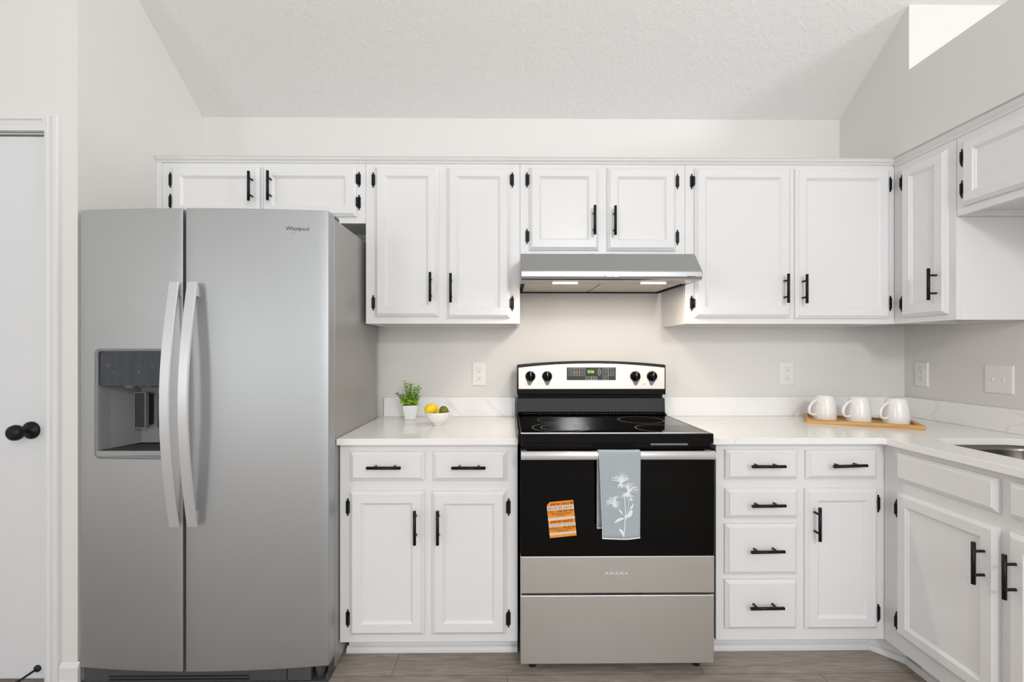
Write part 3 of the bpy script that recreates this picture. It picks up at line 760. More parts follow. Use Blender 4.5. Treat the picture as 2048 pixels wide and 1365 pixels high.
g = MB(); g.prism([(cxa, q0), (cxb, q0), (cxb, te-.006)]+top[::-1]+[(cxa, te-.006)], 'y', yc_, yb2)
con = g.build('control_console', 'black_enamel', t, bevel=.003, seg=3)
sa, sb_ = PY(1037, 760, RY+yc_)[0]-rc, PY(1329, 760, RY+yc_)[0]-rc
s0 = PY(1180, 778.5, RY+yc_)[1]; se = PY(1037, 736, RY+yc_)[1]; sm_ = PY(1180, 727.5, RY+yc_)[1]
g = MB(); g.prism([(sa, s0), (sb_, s0)]+arch(sa, sb_, se, sm_)[::-1], 'y', yc_-.003, yc_-.0002)
fp = g.build('steel_fascia', 'steel_fascia', t, bevel=.001)
yk = yc_-.003
# knobs
for px, py in ((1061, 753), (1094.5, 753), (1271.5, 753), (1305, 753)):
    kx_, kz_ = PY(px, py, RY+yk-.01); kx_ -= rc
    k = MB(); k.lathe([(0, 0), (.0255, 0), (.0255, -.006), (.023, -.010), (.020, -.022), (.018, -.024), (0, -.024)], (0, 0, 0), 36, 0, 'y')
    k.box(-.0045, .0045, -.030, -.020, -.021, .021)
    ko = k.build('burner_knob', 'black_gloss', fp, (kx_, yk-.0005, kz_), bevel=.001)
    MB().box(-.0012, .0012, -.0306, -.0301, .004, .020).build('pointer', 'print_light', ko)
for px, py in ((1061, 753), (1094.5, 753), (1271.5, 753), (1305, 753)):
    pr = MB(); kx_, kz_ = PY(px, py, RY+yk); kx_ -= rc
    ty = [(kx_-.026, kz_-.005), (kx_-.006, kz_-.046), (kx_+.006, kz_-.046), (kx_+.026, kz_-.005)]
    off = -.004 if px in (1061, 1305) else 0
    ty = [(x+(off*1.5 if z < kz_-.03 else 0), z) for x, z in ty]
    pr.add([(x, yk-.0003, z) for x, z in ty], [(0, 1, 2, 3)], 0)
    for i in range(13):
        a = math.radians(-40+i*260/12); r_ = .031
        x, z = kx_+r_*math.cos(a), kz_+r_*math.sin(a); pr.box(x-.0005, x+.0005, yk-.0005, yk-.0002, z-.0012, z+.0012, 1)
    pr.text('OFF', .008, (kx_, yk-.0004, kz_+.037), 1)
    pr.build('dial_print', ['grey_plastic', 'print_dark'], fp, keepn=True)
for px in (1077, 1288):
    x, z = PY(px, 768.5, RY+yk); MB().text('FRONT', .016, (x-rc, yk-.0004, z), 0).build('burner_caption', 'print_dark', fp, keepn=True)
# display
da, db = PY(1133.5, 748, RY+yk)[0]-rc, PY(1231.5, 748, RY+yk)[0]-rc; dz0 = PY(1180, 760.8, RY+yk)[1]; dz1 = PY(1180, 735.3, RY+yk)[1]
ds = MB().box(da, db, yk-.0015, yk-.0003, dz0, dz1)
dso = ds.build('display', 'black_satin', fp)
pp = MB(); yy = yk-.0018; pxs = (db-da)/98.0
def dp(px, py): return da+(px-1133.5)*pxs, dz1-(py-735.3)*(dz1-dz0)/25.5
def frame(x0, y0, x1, y1, lw=.35):
    a = dp(x0, y0); b_ = dp(x1, y1); l = lw*pxs
    pp.box(a[0], b_[0], yy, yy+.0002, a[1]-l, a[1]).box(a[0], b_[0], yy, yy+.0002, b_[1], b_[1]+l)
    pp.box(a[0], a[0]+l, yy, yy+.0002, b_[1], a[1]).box(b_[0]-l, b_[0], yy, yy+.0002, b_[1], a[1])
Lb = [(['BAKE', 'BROIL', 'CLEAN'], 137, 737), (['WARM', 'FRZ', 'TIMED'], 137, 745.7)]
for labs, x, y in Lb:
    for i, tx in enumerate(labs):
        xa_ = 1000+x+i*11; frame(xa_, y, xa_+11, y+6.2); c_ = dp(xa_+5.5, y+3.1); pp.text(tx, .013, (c_[0], yy-.0001, c_[1]), 0, bold=.02)
for i, tx in enumerate(['TIMER', 'CLOCK']):
    xa_ = 1204.5+i*11.5; frame(xa_, 737, xa_+11.5, 743.2); c_ = dp(xa_+5.7, 740.1); pp.text(tx, .013, (c_[0], yy-.0001, c_[1]), 0, bold=.02)
for i, tx in enumerate(['COOK', 'LOCK']):
    xa_ = 1205+i*11.5; frame(xa_, 745.7, xa_+11.5, 752); c_ = dp(xa_+5.7, 748.9); pp.text(tx, .013, (c_[0], yy-.0001, c_[1]), 0, bold=.02)
for i, tx in enumerate(['START', 'OFF']):
    xa_ = 1171+i*11.5; frame(xa_, 754.3, xa_+11.5, 760, .55); c_ = dp(xa_+5.7, 757.1); pp.text(tx, .012, (c_[0], yy-.0001, c_[1]), 0, bold=.02)
frame(1205, 754.3, 1216.5, 759.8); c_ = dp(1210.7, 757); pp.text('LIGHT', .013, (c_[0], yy-.0001, c_[1]), 0, bold=.02)
for s_, yc2 in ((1, 740), (-1, 749)):
    a = dp(1198.5, yc2-3*s_); b_ = dp(1195.5, yc2+2*s_); c_ = dp(1201.5, yc2+2*s_)
    for p, q in ((a, b_), (b_, c_), (c_, a)):
        pp.cyl((p[0], yy, p[1]), (q[0], yy, q[1]), .0007, 6)
c_ = dp(1198.5, 744.4); pp.text('TEMP TIME', .023, (c_[0], yy-.0001, c_[1]), 0, bold=.02, h=.003)
c_ = dp(1152.5, 745); pp.text('AUTO OVEN', .03, (c_[0], yy-.0001, c_[1]), 0, bold=.02, h=.002)
pp.build('button_print', 'print_light', dso, keepn=True)
ck_ = MB(); c_ = dp(1181.5, 743.7); ck_.text('10:56', .031, (c_[0], yy-.0001, c_[1]), 0, bold=.03, h=.0145)
ck_.build('clock_digits', 'clock_green', dso, keepn=True)
# oven door
zg1 = Z(1113); zd1 = Z(897); zs0 = Z(1187)
od = MB(); od.box(-rh+.001, rh-.001, 0, .04, zg1, zd1, 0)
odo = od.build('oven_door', 'black_gloss', t, bevel=.003)
sp = MB().box(-rh+.001, rh-.001, -.001, .04, zs0, zg1-.0008); spo = sp.build('door_lower_panel', 'steel_range', odo, bevel=.002)
MB().text('AMANA', .091, (PY(1233, 1147, RY)[0]-rc, -.0016, Z(1147)), 0, h=.0115, bold=.01, spacing=1.35).build('logo', 'print_white', odo, keepn=True)
win = MB().box(-rh+.075, rh-.075, -.0006, .0, Z(1085), Z(935)); win.build('oven_window', 'black_gloss', odo)
vs_ = MB().box(-rh+.01, rh-.01, .012, .05, zd1+.0005, z_l-.001)
for i in range(34):
    if abs(i-16.5) > 1: vs_.box(-rh+.10+i*.0165, -rh+.111+i*.0165, .0095, .013, zd1+.001, zd1+.004, 1)
vs_.build('vent_trim', ['black_enamel', 'dark_void'], t)
lb = MB().box(PY(1303, 893, RY)[0]-rc, PY(1378, 893, RY)[0]-rc, .0105, .0118, Z(892.5), Z(888.5)); lb.build('rating_label', 'grey_plastic', t)
hz1 = PY(1200, 903, RY-.04)[1]; hz0 = PY(1200, 920, RY-.04)[1]
hd = MB(); hm = (hz0+hz1)/2; hh = (hz1-hz0)/2
hx0, hx1 = PY(1042, 912, RY-.045)[0]-rc, PY(1431, 912, RY-.045)[0]-rc
hd.prism([(-.036, hm+hh), (-.046, hm+hh*.9), (-.050, hm+hh*.4), (-.050, hm-hh*.5), (-.046, hm-hh*.95), (-.036, hm-hh), (-.034, hm-hh*.6), (-.034, hm+hh*.6)], 'x', hx0, hx1, 0, True)
for x in (hx0+.012, hx1-.012): hd.box(x-.011, x+.011, -.036, .001, hm-hh*.75, hm+hh*.75)
hd.build('door_handle', 'steel_handle', odo, bevel=.001)
dw_ = MB().box(-rh+.001, rh-.001, 0, .04, Z(1329), Z(1191.5)).build('storage_drawer', 'steel_range', t, bevel=.003)
MB().box(-.1, .1, .008, .04, Z(1191)+.0005, zs0-.0005).build('drawer_gap', 'dark_void', t)
for x in (-rh+.05, rh-.05):
    for y in (.06, .55): MB().cyl((x, y, 0), (x, y, .031), .016, 14).build('leveling_foot', 'rubber', t)
# registration sticker on the oven glass
stx0, stz0 = PY(1123, 1038.5, RY); stx0 -= rc
SW, SH = .1045, .1395
st = MB()
def srect(u0, u1, v0, v1, m, y=-.0012): st.add([(SW*(u0-.5), y, SH*(.5-v1)), (SW*(u1-.5), y, SH*(.5-v1)), (SW*(u1-.5), y, SH*(.5-v0)), (SW*(u0-.5), y, SH*(.5-v0))], [(0, 1, 2, 3)], m)
st.add([(-SW/2, -.0010, -SH/2), (SW/2, -.0010, -SH/2), (SW/2, -.0010, SH/2), (-SW/2+.012, -.0010, SH/2), (-SW/2, -.0010, SH/2-.012)], [(0, 1, 2, 3, 4)], 0)
srect(0, 1, .135, .235, 1); srect(0, 1, .45, .515, 1); srect(0, 1, .625, .70, 1); srect(0, 1, .87, .925, 1)
def stx(s, v, wfrac, m, hh, bold=.03, u=.5): st.text(s, SW*wfrac, (SW*(u-.5), -.0015, SH*(.5-v)), m, bold=bold, h=SH*hh)
stx('IMPORTANT!', .075, .70, 2, .062, .04, .50)
stx('REGISTER NOW', .185, .92, 3, .066, .02)
stx('CALL 1-888-900-3381', .278, .93, 2, .052, .03)
stx('TO BEST REGISTER YOUR PRODUCT', .335, .9, 2, .024)
stx('AND RECEIVE SERVICE INFORMATION', .368, .7, 2, .018)
stx('SEE MANUAL', .40, .3, 2, .018)
stx('KEEP THIS LABEL WITH THE OWNER MANUAL', .483, .9, 3, .018, .0)
stx('IMPORTANTE!', .567, .80, 2, .066, .04)
stx('ENREGISTREZ MAINTENANT', .662, .95, 3, .045, .0)
stx('APPELEZ LE 1-888-900-3381', .737, .96, 2, .042, .03)
stx('POUR ENREGISTRER VOTRE PRODUIT', .782, .92, 2, .022)
stx('ET OBTENIR LE SERVICE', .815, .74, 2, .018); stx('VOIR LE GUIDE', .845, .4, 2, .018)
stx('CONSERVEZ CETTE ETIQUETTE AVEC LE GUIDE', .897, .94, 3, .018, 0)
ring_m = MB()
cxx, czz = SW*.425, SH*.425
n = 20
st.add([(cxx+.0045*math.cos(2*math.pi*i/n), -.0014, czz+.0045*math.sin(2*math.pi*i/n)) for i in range(n)], [tuple(range(n))], 3)
st.add([(cxx-.002, -.0016, czz-.001), (cxx+.002, -.0016, czz-.001), (cxx, -.0016, czz+.0022)], [(0, 1, 2)], 0)
so = st.build('sticker', ['sticker_orange', 'sticker_white', 'print_brown', 'print_black'], odo, (stx0, 0, stz0), (0, math.radians(-5.5), 0), keepn=True)
so['label'] = 'orange and white registration sticker'

# towel over the oven-door handle
tw = thing('dish_towel', 'pale grey-blue dish towel with white flower print on the oven handle', 'towel', (rc, RY, 0))
yt = -.0545; tx0 = PY(1197, 1000, RY+yt)[0]-rc; tx0f = PY(1204, 1000, RY+yt)[0]-rc; tx1 = PY(1281, 1000, RY+yt)[0]-rc
ztop = hm+hh+.0035; zfb = PY(1240, 1076, RY+yt)[1]; zbb = PY(1200, 1056, RY-.02)[1]
def cloth(x0, x1, path, ripple, name, print_=None):
    nx = 26; vs = []; ny = len(path)
    for j, (y, z) in enumerate(path):
        for i in range(nx+1):
            s = i/nx; x = x0[0]*(1-s)+x1[0]*s if False else (x0(j/(ny-1))*(1-s)+x1(j/(ny-1))*s)
            yy_ = y+ripple(s, j/(ny-1)); vs.append((x, yy_, z))
    return vs, nx, ny
fr = []
# path: back bottom -> over the bar -> front bottom
path = [(-.026, zbb+(ztop-.01-zbb)*i/10) for i in range(11)]
path += [(-.040+.0145*math.cos(a), ztop-.008+.009*math.sin(a)) for a in [math.radians(150-i*24) for i in range(6)][::1]][:0]
arcp = [(-.0425-.0135*math.cos(math.radians(180-k*22.5))*1.0, ztop-.006+.007*math.sin(math.radians(k*22.5))) for k in range(1, 8)]
arcp = [(-.0425+.0145*math.cos(math.radians(k*22.5)), ztop-.006+.007*math.sin(math.radians(k*22.5))) for k in range(0, 9)]
path += arcp
nf = 26
path += [(-.0572, ztop-.008-(ztop-.008-zfb)*i/nf) for i in range(1, nf+1)]
L = len(path)
xl = lambda s: tx0+(tx0f-tx0)*max(0, min(1, (s-.33)/.6)); xr = lambda s: tx1+.001-.003*s
def rip(s, v):
    f = max(0, (v-.45)/.55); return (-.003*math.sin(s*math.pi*1.0)-.0015*math.cos(s*9))*f if v > .45 else .001*math.sin(s*8)
vs, nx, ny = cloth(xl, xr, path, rip, '')
vs = [(x, y, z-(.004*math.sin((x-tx0)/(tx1-tx0)*math.pi) if i >= (ny-1)*(nx+1) else 0)) for i, (x, y, z) in enumerate(vs)]
cm = MB(); fs = []; ms = []
for j in range(ny-1):
    for i in range(nx):
        fs.append((j*(nx+1)+i, j*(nx+1)+i+1, (j+1)*(nx+1)+i+1, (j+1)*(nx+1)+i))
cm.add(vs, fs, 0, True)
def fy_t(x): 
    s = (x-tx0f)/(tx1-tx0f); s = max(0, min(1, s)); return s
def surf(px, py):      # a point just in front of the front layer
    x, z = PY(px, py, RY-.060); x -= rc; s = fy_t(x)
    v = 1-(z-zfb)/(ztop-zfb)*.58
    return (x, -.0572+rip(s, v)-.0032, z)
def stroke(pts, w0, w1=None, m=1):
    w1 = w0 if w1 is None else w1; P = [Vector(surf(*p)) for p in pts]; vs2 = []
    n = len(P)
    for i, p in enumerate(P):
        d = (P[min(i+1, n-1)]-P[max(i-1, 0)]).normalized(); nn = Vector((-d.z, 0, d.x)); w_ = w0+(w1-w0)*i/(n-1)
        vs2 += [p-nn*w_, p+nn*w_]
    cm.add(vs2, [(2*i, 2*i+1, 2*i+3, 2*i+2) for i in range(n-1)], m)
def curve(a, b_, bend, n=7):
    a = Vector((a[0], a[1])); b_ = Vector((b_[0], b_[1])); d = b_-a; nrm = Vector((-d.y, d.x))
    return [tuple(a+d*(i/n)+nrm*bend*math.sin(math.pi*i/n)) for i in range(n+1)]
def flower(cx, cy, R, tiltd, n=30, up=1):
    for k in range(n):
        a = math.radians(-165+150*k/(n-1)+tiltd+random.uniform(-4, 4)); L_ = R*random.uniform(.75, 1.05)
        e = (cx+L_*math.cos(a), cy+L_*math.sin(a)*.95)
        bend = .22*(1 if math.cos(a) > 0 else -1)*random.uniform(.4, 1.2)*(-1)
        stroke(curve((cx, cy), e, bend), 0.0008, .0004)
    for k in range(n//3):
        a = math.radians(20+140*k/(n/3)+random.uniform(-8, 8)); L_ = R*random.uniform(.35, .6)
        stroke(curve((cx, cy), (cx+L_*math.cos(a), cy+L_*math.sin(a)), .15), .0016, .0003)
flower(1242, 967, 23, 0, 50); flower(1256, 985, 22, 28, 40); flower(1229, 1008, 19, -35, 44); flower(1250, 988, 14, 140, 22); flower(1229, 1009, 12, 120, 16); flower(1260, 998, 10, 100, 12)
stroke([(1247, 985), (1249, 1000), (1250, 1015), (1250, 1035), (1249, 1055), (1247, 1074)], .0014, .0018)
stroke([(1257, 1000), (1256, 1015), (1251, 1033)], .0011); stroke([(1234, 1016), (1243, 1024), (1250, 1036)], .0010)
stroke([(1262, 1010), (1257, 1025), (1251, 1040)], .0009)
def leaf(a, b_, wmax, n=8):
    A = Vector((a[0], a[1])); B = Vector((b_[0], b_[1])); d = B-A; nn = Vector((-d.y, d.x)).normalized()
    vs2 = []
    for i in range(n+1):
        s = i/n; w_ = wmax*math.sin(math.pi*s)**.8+.15; c0 = A+d*s+nn*2.0*math.sin(math.pi*s)
        vs2 += [surf(*(c0-nn*w_)), surf(*(c0+nn*w_))]
    cm.add(vs2, [(2*i, 2*i+1, 2*i+3, 2*i+2) for i in range(n)], 1)
leaf((1250, 1036), (1228, 1047), 2.6); leaf((1251, 1036), (1264, 1019), 4.2); leaf((1247, 1073), (1237, 1058), 3.0); leaf((1243, 1030), (1236, 1020), 1.8); leaf((1258, 1020), (1266, 1006), 1.6)
# white hem
hem = []
k0 = (ny-1)*(nx+1)
for i in range(nx+1):
    x, y, z = vs[k0+i]; hem += [(x, y-.0016, z-.001), (x, y-.0016, z+.003)]
cm.add(hem, [(2*i, 2*i+1, 2*i+3, 2*i+2) for i in range(nx)], 1)
hem = []
for i in range(nx+1):
    x, y, z = vs[i]; hem += [(x, y-.0016, z-.001), (x, y-.0016, z+.003)]
cm.add(hem, [(2*i, 2*i+1, 2*i+3, 2*i+2) for i in range(nx)], 1)
hem = []
for j in range(ny):
    x, y, z = vs[j*(nx+1)]; yy_ = y-.0014 if j > 18 else y
    hem += [(x-.0005, yy_, z), (x+.0008, yy_, z)]
cm.add(hem, [(2*i, 2*i+1, 2*i+3, 2*i+2) for i in range(ny-1)], 1)
cm.build('cloth', ['waffle_cloth', 'print_white'], tw, solid=.0018)

# ------------------------------------------------------------------ range hood
hx0 = PY(1041, 525, 2.0)[0]+.001; hx1 = PY(1403.5, 550, 1.93)[0]; hc = (hx0+hx1)/2
t = thing('range_hood', 'stainless under-cabinet range hood with two warm lights', 'range hood', (hc, 0, 0))
H0, H1 = hx0-hc, hx1-hc
zt_ = PY(1200, 508, 2.01)[1]; zk = PY(1200, 543, 1.926)[1]; zl = PY(1200, 560, 1.93)[1]
zbk = PY(1200, 587, 2.485)[1]
hp = [(YB-.002, zt_), (2.01, zt_), (2.005, zt_-.003), (1.927, zk+.004), (1.9245, zk-.002), (1.9245, zl+.014), (1.929, zl+.004), (1.938, zl)]
sh = .0012
g = MB()
inner = [(y+.004 if y < 2.4 else y, z-.004) for y, z in hp]
inner[-1] = (1.940, zl)
n = len(hp)
vs = [(H0, y, z) for y, z in hp]+[(H1, y, z) for y, z in hp]
g.add(vs, [(i, i+1, n+i+1, n+i) for i in range(n-1)], 0)
pl = hp+[(YB-.002, zbk)]
for x0_, x1_ in ((H0, H0+.0015), (H1-.0015, H1)): g.prism(pl, 'x', x0_, x1_)
g.box(H0, H1, YB-.004, YB-.002, zbk, zt_)
can = g.build('canopy', 'steel_hood', t)
def zu(y): return zl+(zbk-zl)*(y-1.938)/(YB-1.938)
u = MB()
yfa = 2.075
u.add([(H0+.0015, 1.938, zu(1.938)), (H1-.0015, 1.938, zu(1.938)), (H1-.0015, yfa, zu(yfa)+.001), (H0+.0015, yfa, zu(yfa)+.001)], [(0, 1, 2, 3)])
u.prism([(2.44, zu(2.44)-.001), (YB-.004, zbk-.001), (YB-.004, zbk+.004), (2.44, zu(2.44)+.004)], 'x', H0+.002, H1-.002, 1)
u.build('underside_panel', ['steel_hood', 'dark_void'], can)
fm_ = (PY(1192, 575, 2.2)[0]-hc)
for a, b_ in ((H0+.02, fm_-.003), (fm_+.003, H1-.03)):
    f = MB(); f.prism([(yfa+.004, zu(yfa)+.002), (2.435, zu(2.435)+.002), (2.435, zu(2.435)+.010), (yfa+.004, zu(yfa)+.010)], 'x', a, b_)
    f.build('grease_filter', 'filter_alu', t, bevel=.0015)
    f = MB(); f.cyl(((a+b_)/2-.02, yfa+.03, zu(yfa+.03)-.003), ((a+b_)/2+.01, yfa+.03, zu(yfa+.03)-.003), .002, 8); f.build('filter_pull', 'steel_handle', t)
MB().box(H0+.003, H1-.003, yfa, 2.44, zl+.03, zl+.034).build('inner_plate', 'grey_dark', t)
for px in (1130, 1306):
    lx = PY(px, 565, 2.05)[0]-hc
    m_ = MB().box(lx-.055, lx+.055, 2.040, 2.052, zu(2.05)-.0015, zu(2.05)-.0002); m_.build('light_lens', 'lamp_warm', t)
    area('hood_lamp_light', (lx+hc, 2.046, zu(2.05)-.004), (lx+hc, 2.03, 0), .10, .02, 1.35, (1.0, 0.86, 0.70))
bt = MB(); bxc, bzc = PY(1225.5, 550.5, 1.924); bxc -= hc
def capsule(x0, x1, z0, z1, r, n=8): return arc(x1-r, (z0+z1)/2, r, -90, 90, n)+arc(x0+r, (z0+z1)/2, r, 90, 270, n)
bt.prism(capsule(bxc-.034, bxc+.034, bzc-.0085, bzc+.0085, .0085), 'y', 1.9225, 1.9246, 0)
bt.prism(capsule(bxc-.0315, bxc+.0315, bzc-.0065, bzc+.0065, .0065), 'y', 1.9215, 1.923, 1)
bt.box(bxc-.0012, bxc+.0012, 1.9208, 1.9225, bzc-.008, bzc+.008, 0)
bt.text('0 I II', .016, (bxc-.015, 1.9212, bzc), 2); bt.text('O -|-', .016, (bxc+.015, 1.9212, bzc), 2)
bt.build('control_buttons', ['grey_dark', 'steel_hood', 'print_grey'], can, keepn=False)
bx_, bz_ = PY(1383, 553.5, 1.924); MB().text('BROAN', .031, (bx_-hc, 1.9238, bz_), 0, bold=.03, h=.0055).build('logo', 'print_dark', can, keepn=True)

# ------------------------------------------------------------------ outlets and switch
def outlet(label, loc, rz, group=None):
    t = thing('wall_outlet', label, 'outlet', loc, rz, group)
    p = ring_mesh(.078, .128, [(0, 0), (0, -.002), (.004, -.006), (.010, -.0065)]); p.v = [(x-.039, y, z-.064) for x, y, z in p.v]
    p.build('plate', 'outlet_white', t)
    s = MB().box(-.017, .017, -.0085, -.006, -.0335, .0335)
    for z in (.0185, -.0185):
        s.box(-.0075, -.0058, -.0089, -.0084, z-.002+.004, z+.004+.004, 1).box(.0055, .0072, -.0089, -.0084, z-.001+.004, z+.004+.004, 1)
        s.cyl((0, -.0089, z-.006), (0, -.0084, z-.006), .0026, 10, 1)
    s.box(-.0175, .0175, -.0067, -.0064, .0336, .0342, 1).box(-.0175, .0175, -.0067, -.0064, -.0342, -.0336, 1)
    s.build('receptacle', ['outlet_white', 'print_dark'], t, keepn=False)
    return t
x, z = PY(958.5, 748.5, YB); outlet('white duplex outlet on the back wall left of the range', (x, YB-.0005, z), 0)
x, z = PY(1573, 747.5, YB); outlet('white duplex outlet on the back wall above the mugs, right of the range', (x, YB-.0005, z), 0)
y, z = PX(1844.5, 749, XR); outlet('white duplex outlet on the right wall near the corner', (XR-.0005, y, z), -math.pi/2)
y, z = PX(1999, 759, XR)
t = thing('light_switch_plate', 'wide white double switch plate on the right wall above the sink', 'switch plate', (XR-.0005, y, z), -math.pi/2)
p = ring_mesh(.122, .125, [(0, 0), (0, -.002), (.004, -.005), (.010, -.0055)]); p.v = [(x-.061, y_, z_-.0625) for x, y_, z_ in p.v]
p.build('plate', 'outlet_white', t)
for sx in (-.023, .023):
    s = MB().box(sx-.004, sx+.004, -.0085, -.005, -.008, .008); s.build('switch_toggle', 'outlet_white', t, bevel=.002)
    for q in (-.030, .030): MB().cyl((sx, -.0062, q), (sx, -.005, q), .0028, 10).build('screw', 'outlet_white', t)

# ------------------------------------------------------------------ plant
def cpt(px, py, z=CT):        # pixel on the horizontal plane z
    d = _dir(px, py); s = (z-CAMZ)/d[2]; return d[0]*s, d[1]*s
px_, py_ = cpt(817.5, 841); py_ += .03
t = thing('potted_plant', 'small green artificial plant in a square white pot on the counter', 'plant', (px_, py_, CT+.0003), math.radians(12))
pot = MB(); vs = []
def sq(h, r, z): 
    pts = []
    for cx_, cy_, a0 in ((h-r, h-r, 0), (-h+r, h-r, 90), (-h+r, -h+r, 180), (h-r, -h+r, 270)):
        pts += [(cx_+r*math.cos(math.radians(a0+k*30)), cy_+r*math.sin(math.radians(a0+k*30)), z) for k in range(4)]
    return pts
lv = [(.020, .005, 0), (.0265, .006, .001), (.030, .006, .02), (.034, .006, .045), (.0372, .006, .070), (.0372, .006, .0735), (.034, .005, .0735), (.033, .005, .064)]
for h_, r_, z_ in lv: vs += sq(h_, r_, z_)
n = 16; fs = [(j*n+i, j*n+(i+1) % n, (j+1)*n+(i+1) % n, (j+1)*n+i) for j in range(len(lv)-1) for i in range(n)]+[tuple(range(n))[::-1]]
pot.add(vs, fs, 0, True); pot.build('pot', 'pot_white', t, bevel=.0008)
MB().add(sq(.0335, .005, .066), [tuple(range(16))]).build('soil', 'soil', t)
fo = MB()
def needle(p, d, L_, w_, m):
    d = d.normalized(); sd = d.orthogonal().normalized(); sd = (Matrix.Rotation(random.uniform(0, 6.28), 3, d) @ sd)
    mid = p+d*L_*.45; tip = p+d*L_+Vector((0, 0, -L_*.08)); nrm = sd.cross(d)*w_*.3
    fo.add([p, mid+sd*w_, tip, mid-sd*w_, mid+nrm], [(0, 1, 4), (1, 2, 4), (2, 3, 4), (3, 0, 4)], m)
stems = []
for i in range(26):
    a = random.uniform(0, 6.28); sp_ = random.uniform(.1, .7); L_ = random.uniform(.035, .068)
    stems.append((a, sp_, L_, random.choice((0, 0, 2))))
stems += [(2.9, .16, .124, 0), (3.3, .08, .112, 0), (2.2, .12, .105, 0), (4.0, .15, .10, 0), (.2, .30, .110, 2), (.3, .36, .10, 0), (6.0, .42, .098, 0), (5.8, .25, .09, 0), (0.0, .55, .095, 0), (3.14, 1.15, .085, 2), (3.3, .9, .07, 0), (.1, .75, .075, 0), (3.4, 1.5, .07, 0), (3.0, 1.3, .06, 0), (2.7, 1.0, .065, 0), (.3, .9, .06, 0), (3.8, 1.2, .06, 0), (5.2, 1.0, .06, 0)]
for a, sp_, L_, mm in stems:
    base = Vector((random.uniform(-.018, .018), random.uniform(-.018, .018), .066)); d = Vector((math.cos(a)*sp_, math.sin(a)*sp_, 1)).normalized()
    pts = []; p = base.copy(); dd = d.copy()
    for k in range(9): pts.append(p.copy()); p = p+dd*L_/8; dd = (dd+Vector((0, 0, .05))+Vector((random.uniform(-.05, .05), random.uniform(-.05, .05), 0))).normalized()
    fo.tube(pts, .0009, 5, 2)
    for k in range(1, 9):
        for q in range(7):
            ang = random.uniform(0, 6.28); side = dd.orthogonal(); side = Matrix.Rotation(ang, 3, dd) @ side.normalized()
            needle(pts[k], side*.8+dd*.75, random.uniform(.013, .021), .0024, mm if random.random() < .7 else 1)
for i in range(13):     # broader light rosettes around the rim
    a = random.uniform(0, 6.28); c0 = Vector((math.cos(a)*.034, math.sin(a)*.034, random.uniform(.074, .098)))
    if i < 5: c0 = Vector((random.uniform(-.045, .035), -.035, random.uniform(.078, .10)))
    for k in range(12):
        b_ = random.uniform(0, 6.28); needle(c0, Vector((math.cos(b_), math.sin(b_)-.5, random.uniform(-.1, .9))), random.uniform(.012, .02), .003, 1)
fo.build('foliage', ['leaf_mid', 'leaf_light', 'leaf_dark'], t, keepn=True)

# ------------------------------------------------------------------ bowl with fruit
bx_, by_ = cpt(873.5, 852.5); by_ += .025
t = thing('fruit_bowl', 'small white footed bowl holding citrus on the left counter', 'bowl', (bx_, by_, CT+.0003))
prof = [(0, .0), (.022, 0), (.024, .002), (.023, .007), (.030, .011), (.045, .024), (.055, .040), (.0585, .053), (.060, .0625), (.0588, .063), (.0565, .055), (.050, .038), (.038, .021), (.02, .012), (0, .0105)]
MB().lathe(prof, (0, 0, 0), 56).build('bowl_body', 'ceramic', t)
def fruit(name, label, cat, loc, r, L_, m, rot, tip=.12):
    mb = MB(); pr_ = []
    for i in range(25):
        a = math.pi*i/24; rr = r*math.sin(a)**.92; h_ = -L_*math.cos(a)
        h_ += (1 if h_ > 0 else -.6)*L_*tip*max(0, abs(math.cos(a))-.86)/.14
        pr_.append((max(rr, 1e-5), h_))
    mb.lathe(pr_, (0, 0, 0), 36, 0, 'x')
    return tag(mb.build(name, m, None, loc, rot), label, cat)
fx, fz_ = PY(861.5, 820, by_); fruit('lemon', 'large bright yellow lemon leaning at the left of the bowl', 'lemon', (fx, by_+.0, CT+.0755), .0255, .0295, 'lemon', (.2, -.35, .5))
fx, fz_ = PY(888, 824, by_); fruit('lime', 'small dark green lime at the right of the bowl', 'lime', (fx, by_-.0, CT+.068), .0205, .0225, 'lime', (0, .9, -.3), .06)
fx, fz_ = PY(874.5, 825, by_+.02); fruit('lemon', 'yellow lemon lying low in the bowl behind the other fruit', 'lemon', (fx+.002, by_+.028, CT+.058), .0165, .020, 'lemon', (0, 0, .9))

# ------------------------------------------------------------------ bamboo tray and mugs
TR = math.radians(-29)
tcx, tcy = 1.703, 2.2275
LT, WT = .445, .235
t = thing('serving_tray', 'rectangular bamboo tray on the corner counter holding three mugs', 'tray', (tcx, tcy, CT+.0003), TR)
b = MB(); b.box(-LT/2, LT/2, -WT/2, WT/2, 0, .008)
b.box(-LT/2, LT/2, -WT/2, -WT/2+.018, .008, .018).box(-LT/2, LT/2, WT/2-.018, WT/2, .008, .018)
b.box(-LT/2, -LT/2+.018, -WT/2+.018, WT/2-.018, .008, .018).box(LT/2-.018, LT/2, -WT/2+.018, WT/2-.018, .008, .018)
b.build('tray_board', 'bamboo', t, bevel=.0015)
mugs = [(-.137, .0, 'leftmost upside-down white textured mug on the bamboo tray'),
        (.0, .0, 'middle upside-down white textured mug on the bamboo tray'),
        (.143, .0, 'rightmost upside-down white textured mug, nearest the sink, on the bamboo tray')]
Hm = .121; base = None
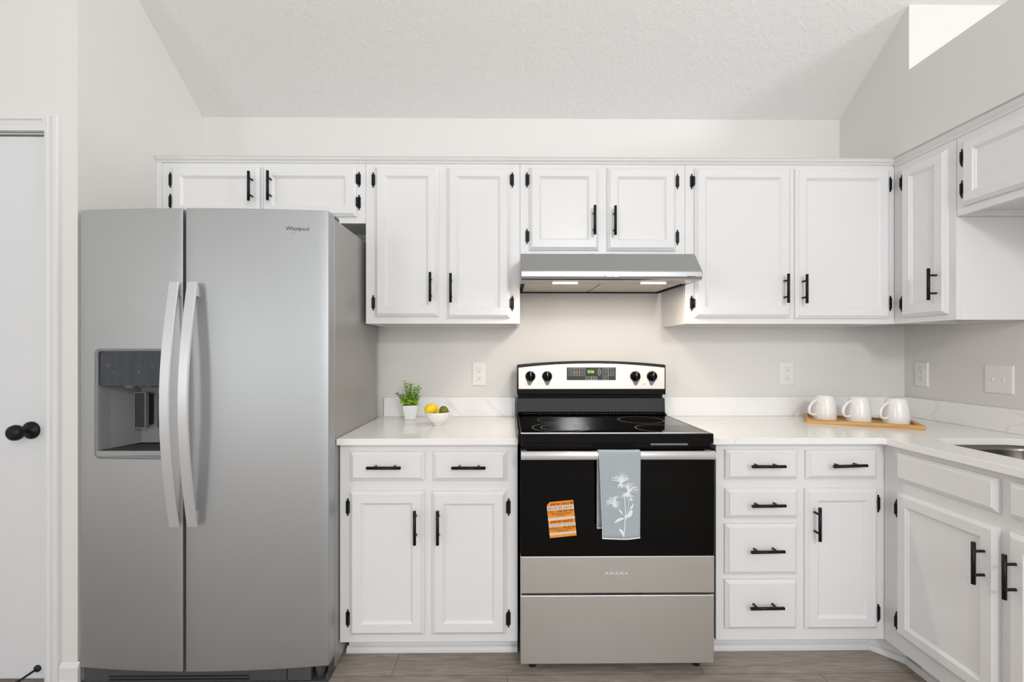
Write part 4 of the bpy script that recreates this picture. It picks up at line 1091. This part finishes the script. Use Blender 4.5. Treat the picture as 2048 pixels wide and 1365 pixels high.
def mug_body():
    R0, R1 = .0505, .033
    pr_ = [(R0-.004, .002), (R0-.003, .0), (R0-.001, .0), (R0, .003), (R0+.0005, .03), (R0-.001, .055), (R0-.004, .08), (R0-.0075, .1), (R0-.011, .112), (R1+.001, Hm-.002), (R1-.002, Hm), (R1-.005, Hm-.0005), (R1-.007, Hm-.0015), (0, Hm-.0015)]
    pi_ = [(R0-.004, .002), (R0-.005, .02), (R0-.007, .045), (R0-.009, .08), (R0-.016, .100), (0, .106)]
    return MB().lathe(pr_, n=56).lathe(pi_, n=56)
def mug_handle():
    pts = []
    ctr = [(-.036, .100), (-.048, .097), (-.070, .082), (-.083, .062), (-.086, .045), (-.079, .030), (-.062, .024), (-.0475, .027)]
    for i in range(len(ctr)-1):
        p0 = ctr[max(i-1, 0)]; p1 = ctr[i]; p2 = ctr[i+1]; p3 = ctr[min(i+2, len(ctr)-1)]
        for k in range(4):
            s = k/4
            f = lambda a, b_, c_, d_: .5*((2*b_)+(-a+c_)*s+(2*a-5*b_+4*c_-d_)*s*s+(-a+3*b_-3*c_+d_)*s**3)
            pts.append((f(p0[0], p1[0], p2[0], p3[0]), 0, f(p0[1], p1[1], p2[1], p3[1])))
    pts.append((ctr[-1][0], 0, ctr[-1][1]))
    return MB().tube(pts, .0065, 12, 0)
ca, sa_ = math.cos(TR), math.sin(TR)
for i, (s_, q, lab) in enumerate(mugs):
    loc = (tcx+s_*ca, tcy+s_*sa_, CT+.0003+.0083)
    r = thing('mug', lab, 'mug', loc, math.radians(8), 'white mugs on the bamboo tray')
    if i == 0: mb_ = mug_body().build('mug_body', 'ceramic_woven', r); mh_ = mug_handle().build('handle', 'ceramic', r)
    else:
        for o in (mb_, mh_):
            c_ = o.copy(); COL.objects.link(c_); c_.parent = r

# ------------------------------------------------------------------ door stop
sx_, sz_ = PY(75, 1338, YD+.01)
t = thing('door_stop', 'black spring door stop low on the pantry door', 'door stop', (sx_, YD+.0115, sz_))
MB().lathe([(0, 0), (.013, 0), (.013, -.004), (.007, -.008), (.005, -.010)], (0, 0, 0), 20, 0, 'y').build('mount', 'rubber', t)
sp_ = MB(); pts = []
for i in range(120):
    a = i*2*math.pi/8; y_ = -.008-i*.00055; pts.append((.0035*math.cos(a), y_, .0035*math.sin(a)+0))
sp_.tube(pts, .0009, 5); sp_.cyl((0, -.006, 0), (0, -.074, 0), .0028, 10)
sp_.build('spring', 'rubber', t)
MB().cyl((0, -.072, 0), (0, -.086, 0), .0065, 16).build('rubber_tip', 'rubber', t)
# made-up pendant body behind the camera, above the added fill light
t = thing('added_lamp', 'unseen white pendant body added to go with the fill light behind the camera', 'lamp', (.9, -1.5, 3.9))
MB().lathe([(0, 0), (.07, 0), (.07, -.02), (.02, -.03)], (0, 0, 0), 28).cyl((0, 0, -.02), (0, 0, -1.33), .006, 10).lathe([(.02, -1.33), (.03, -1.35), (.03, -1.37), (0, -1.37)], (0, 0, 0), 20).build('added_lamp_body', 'trim_paint', t)
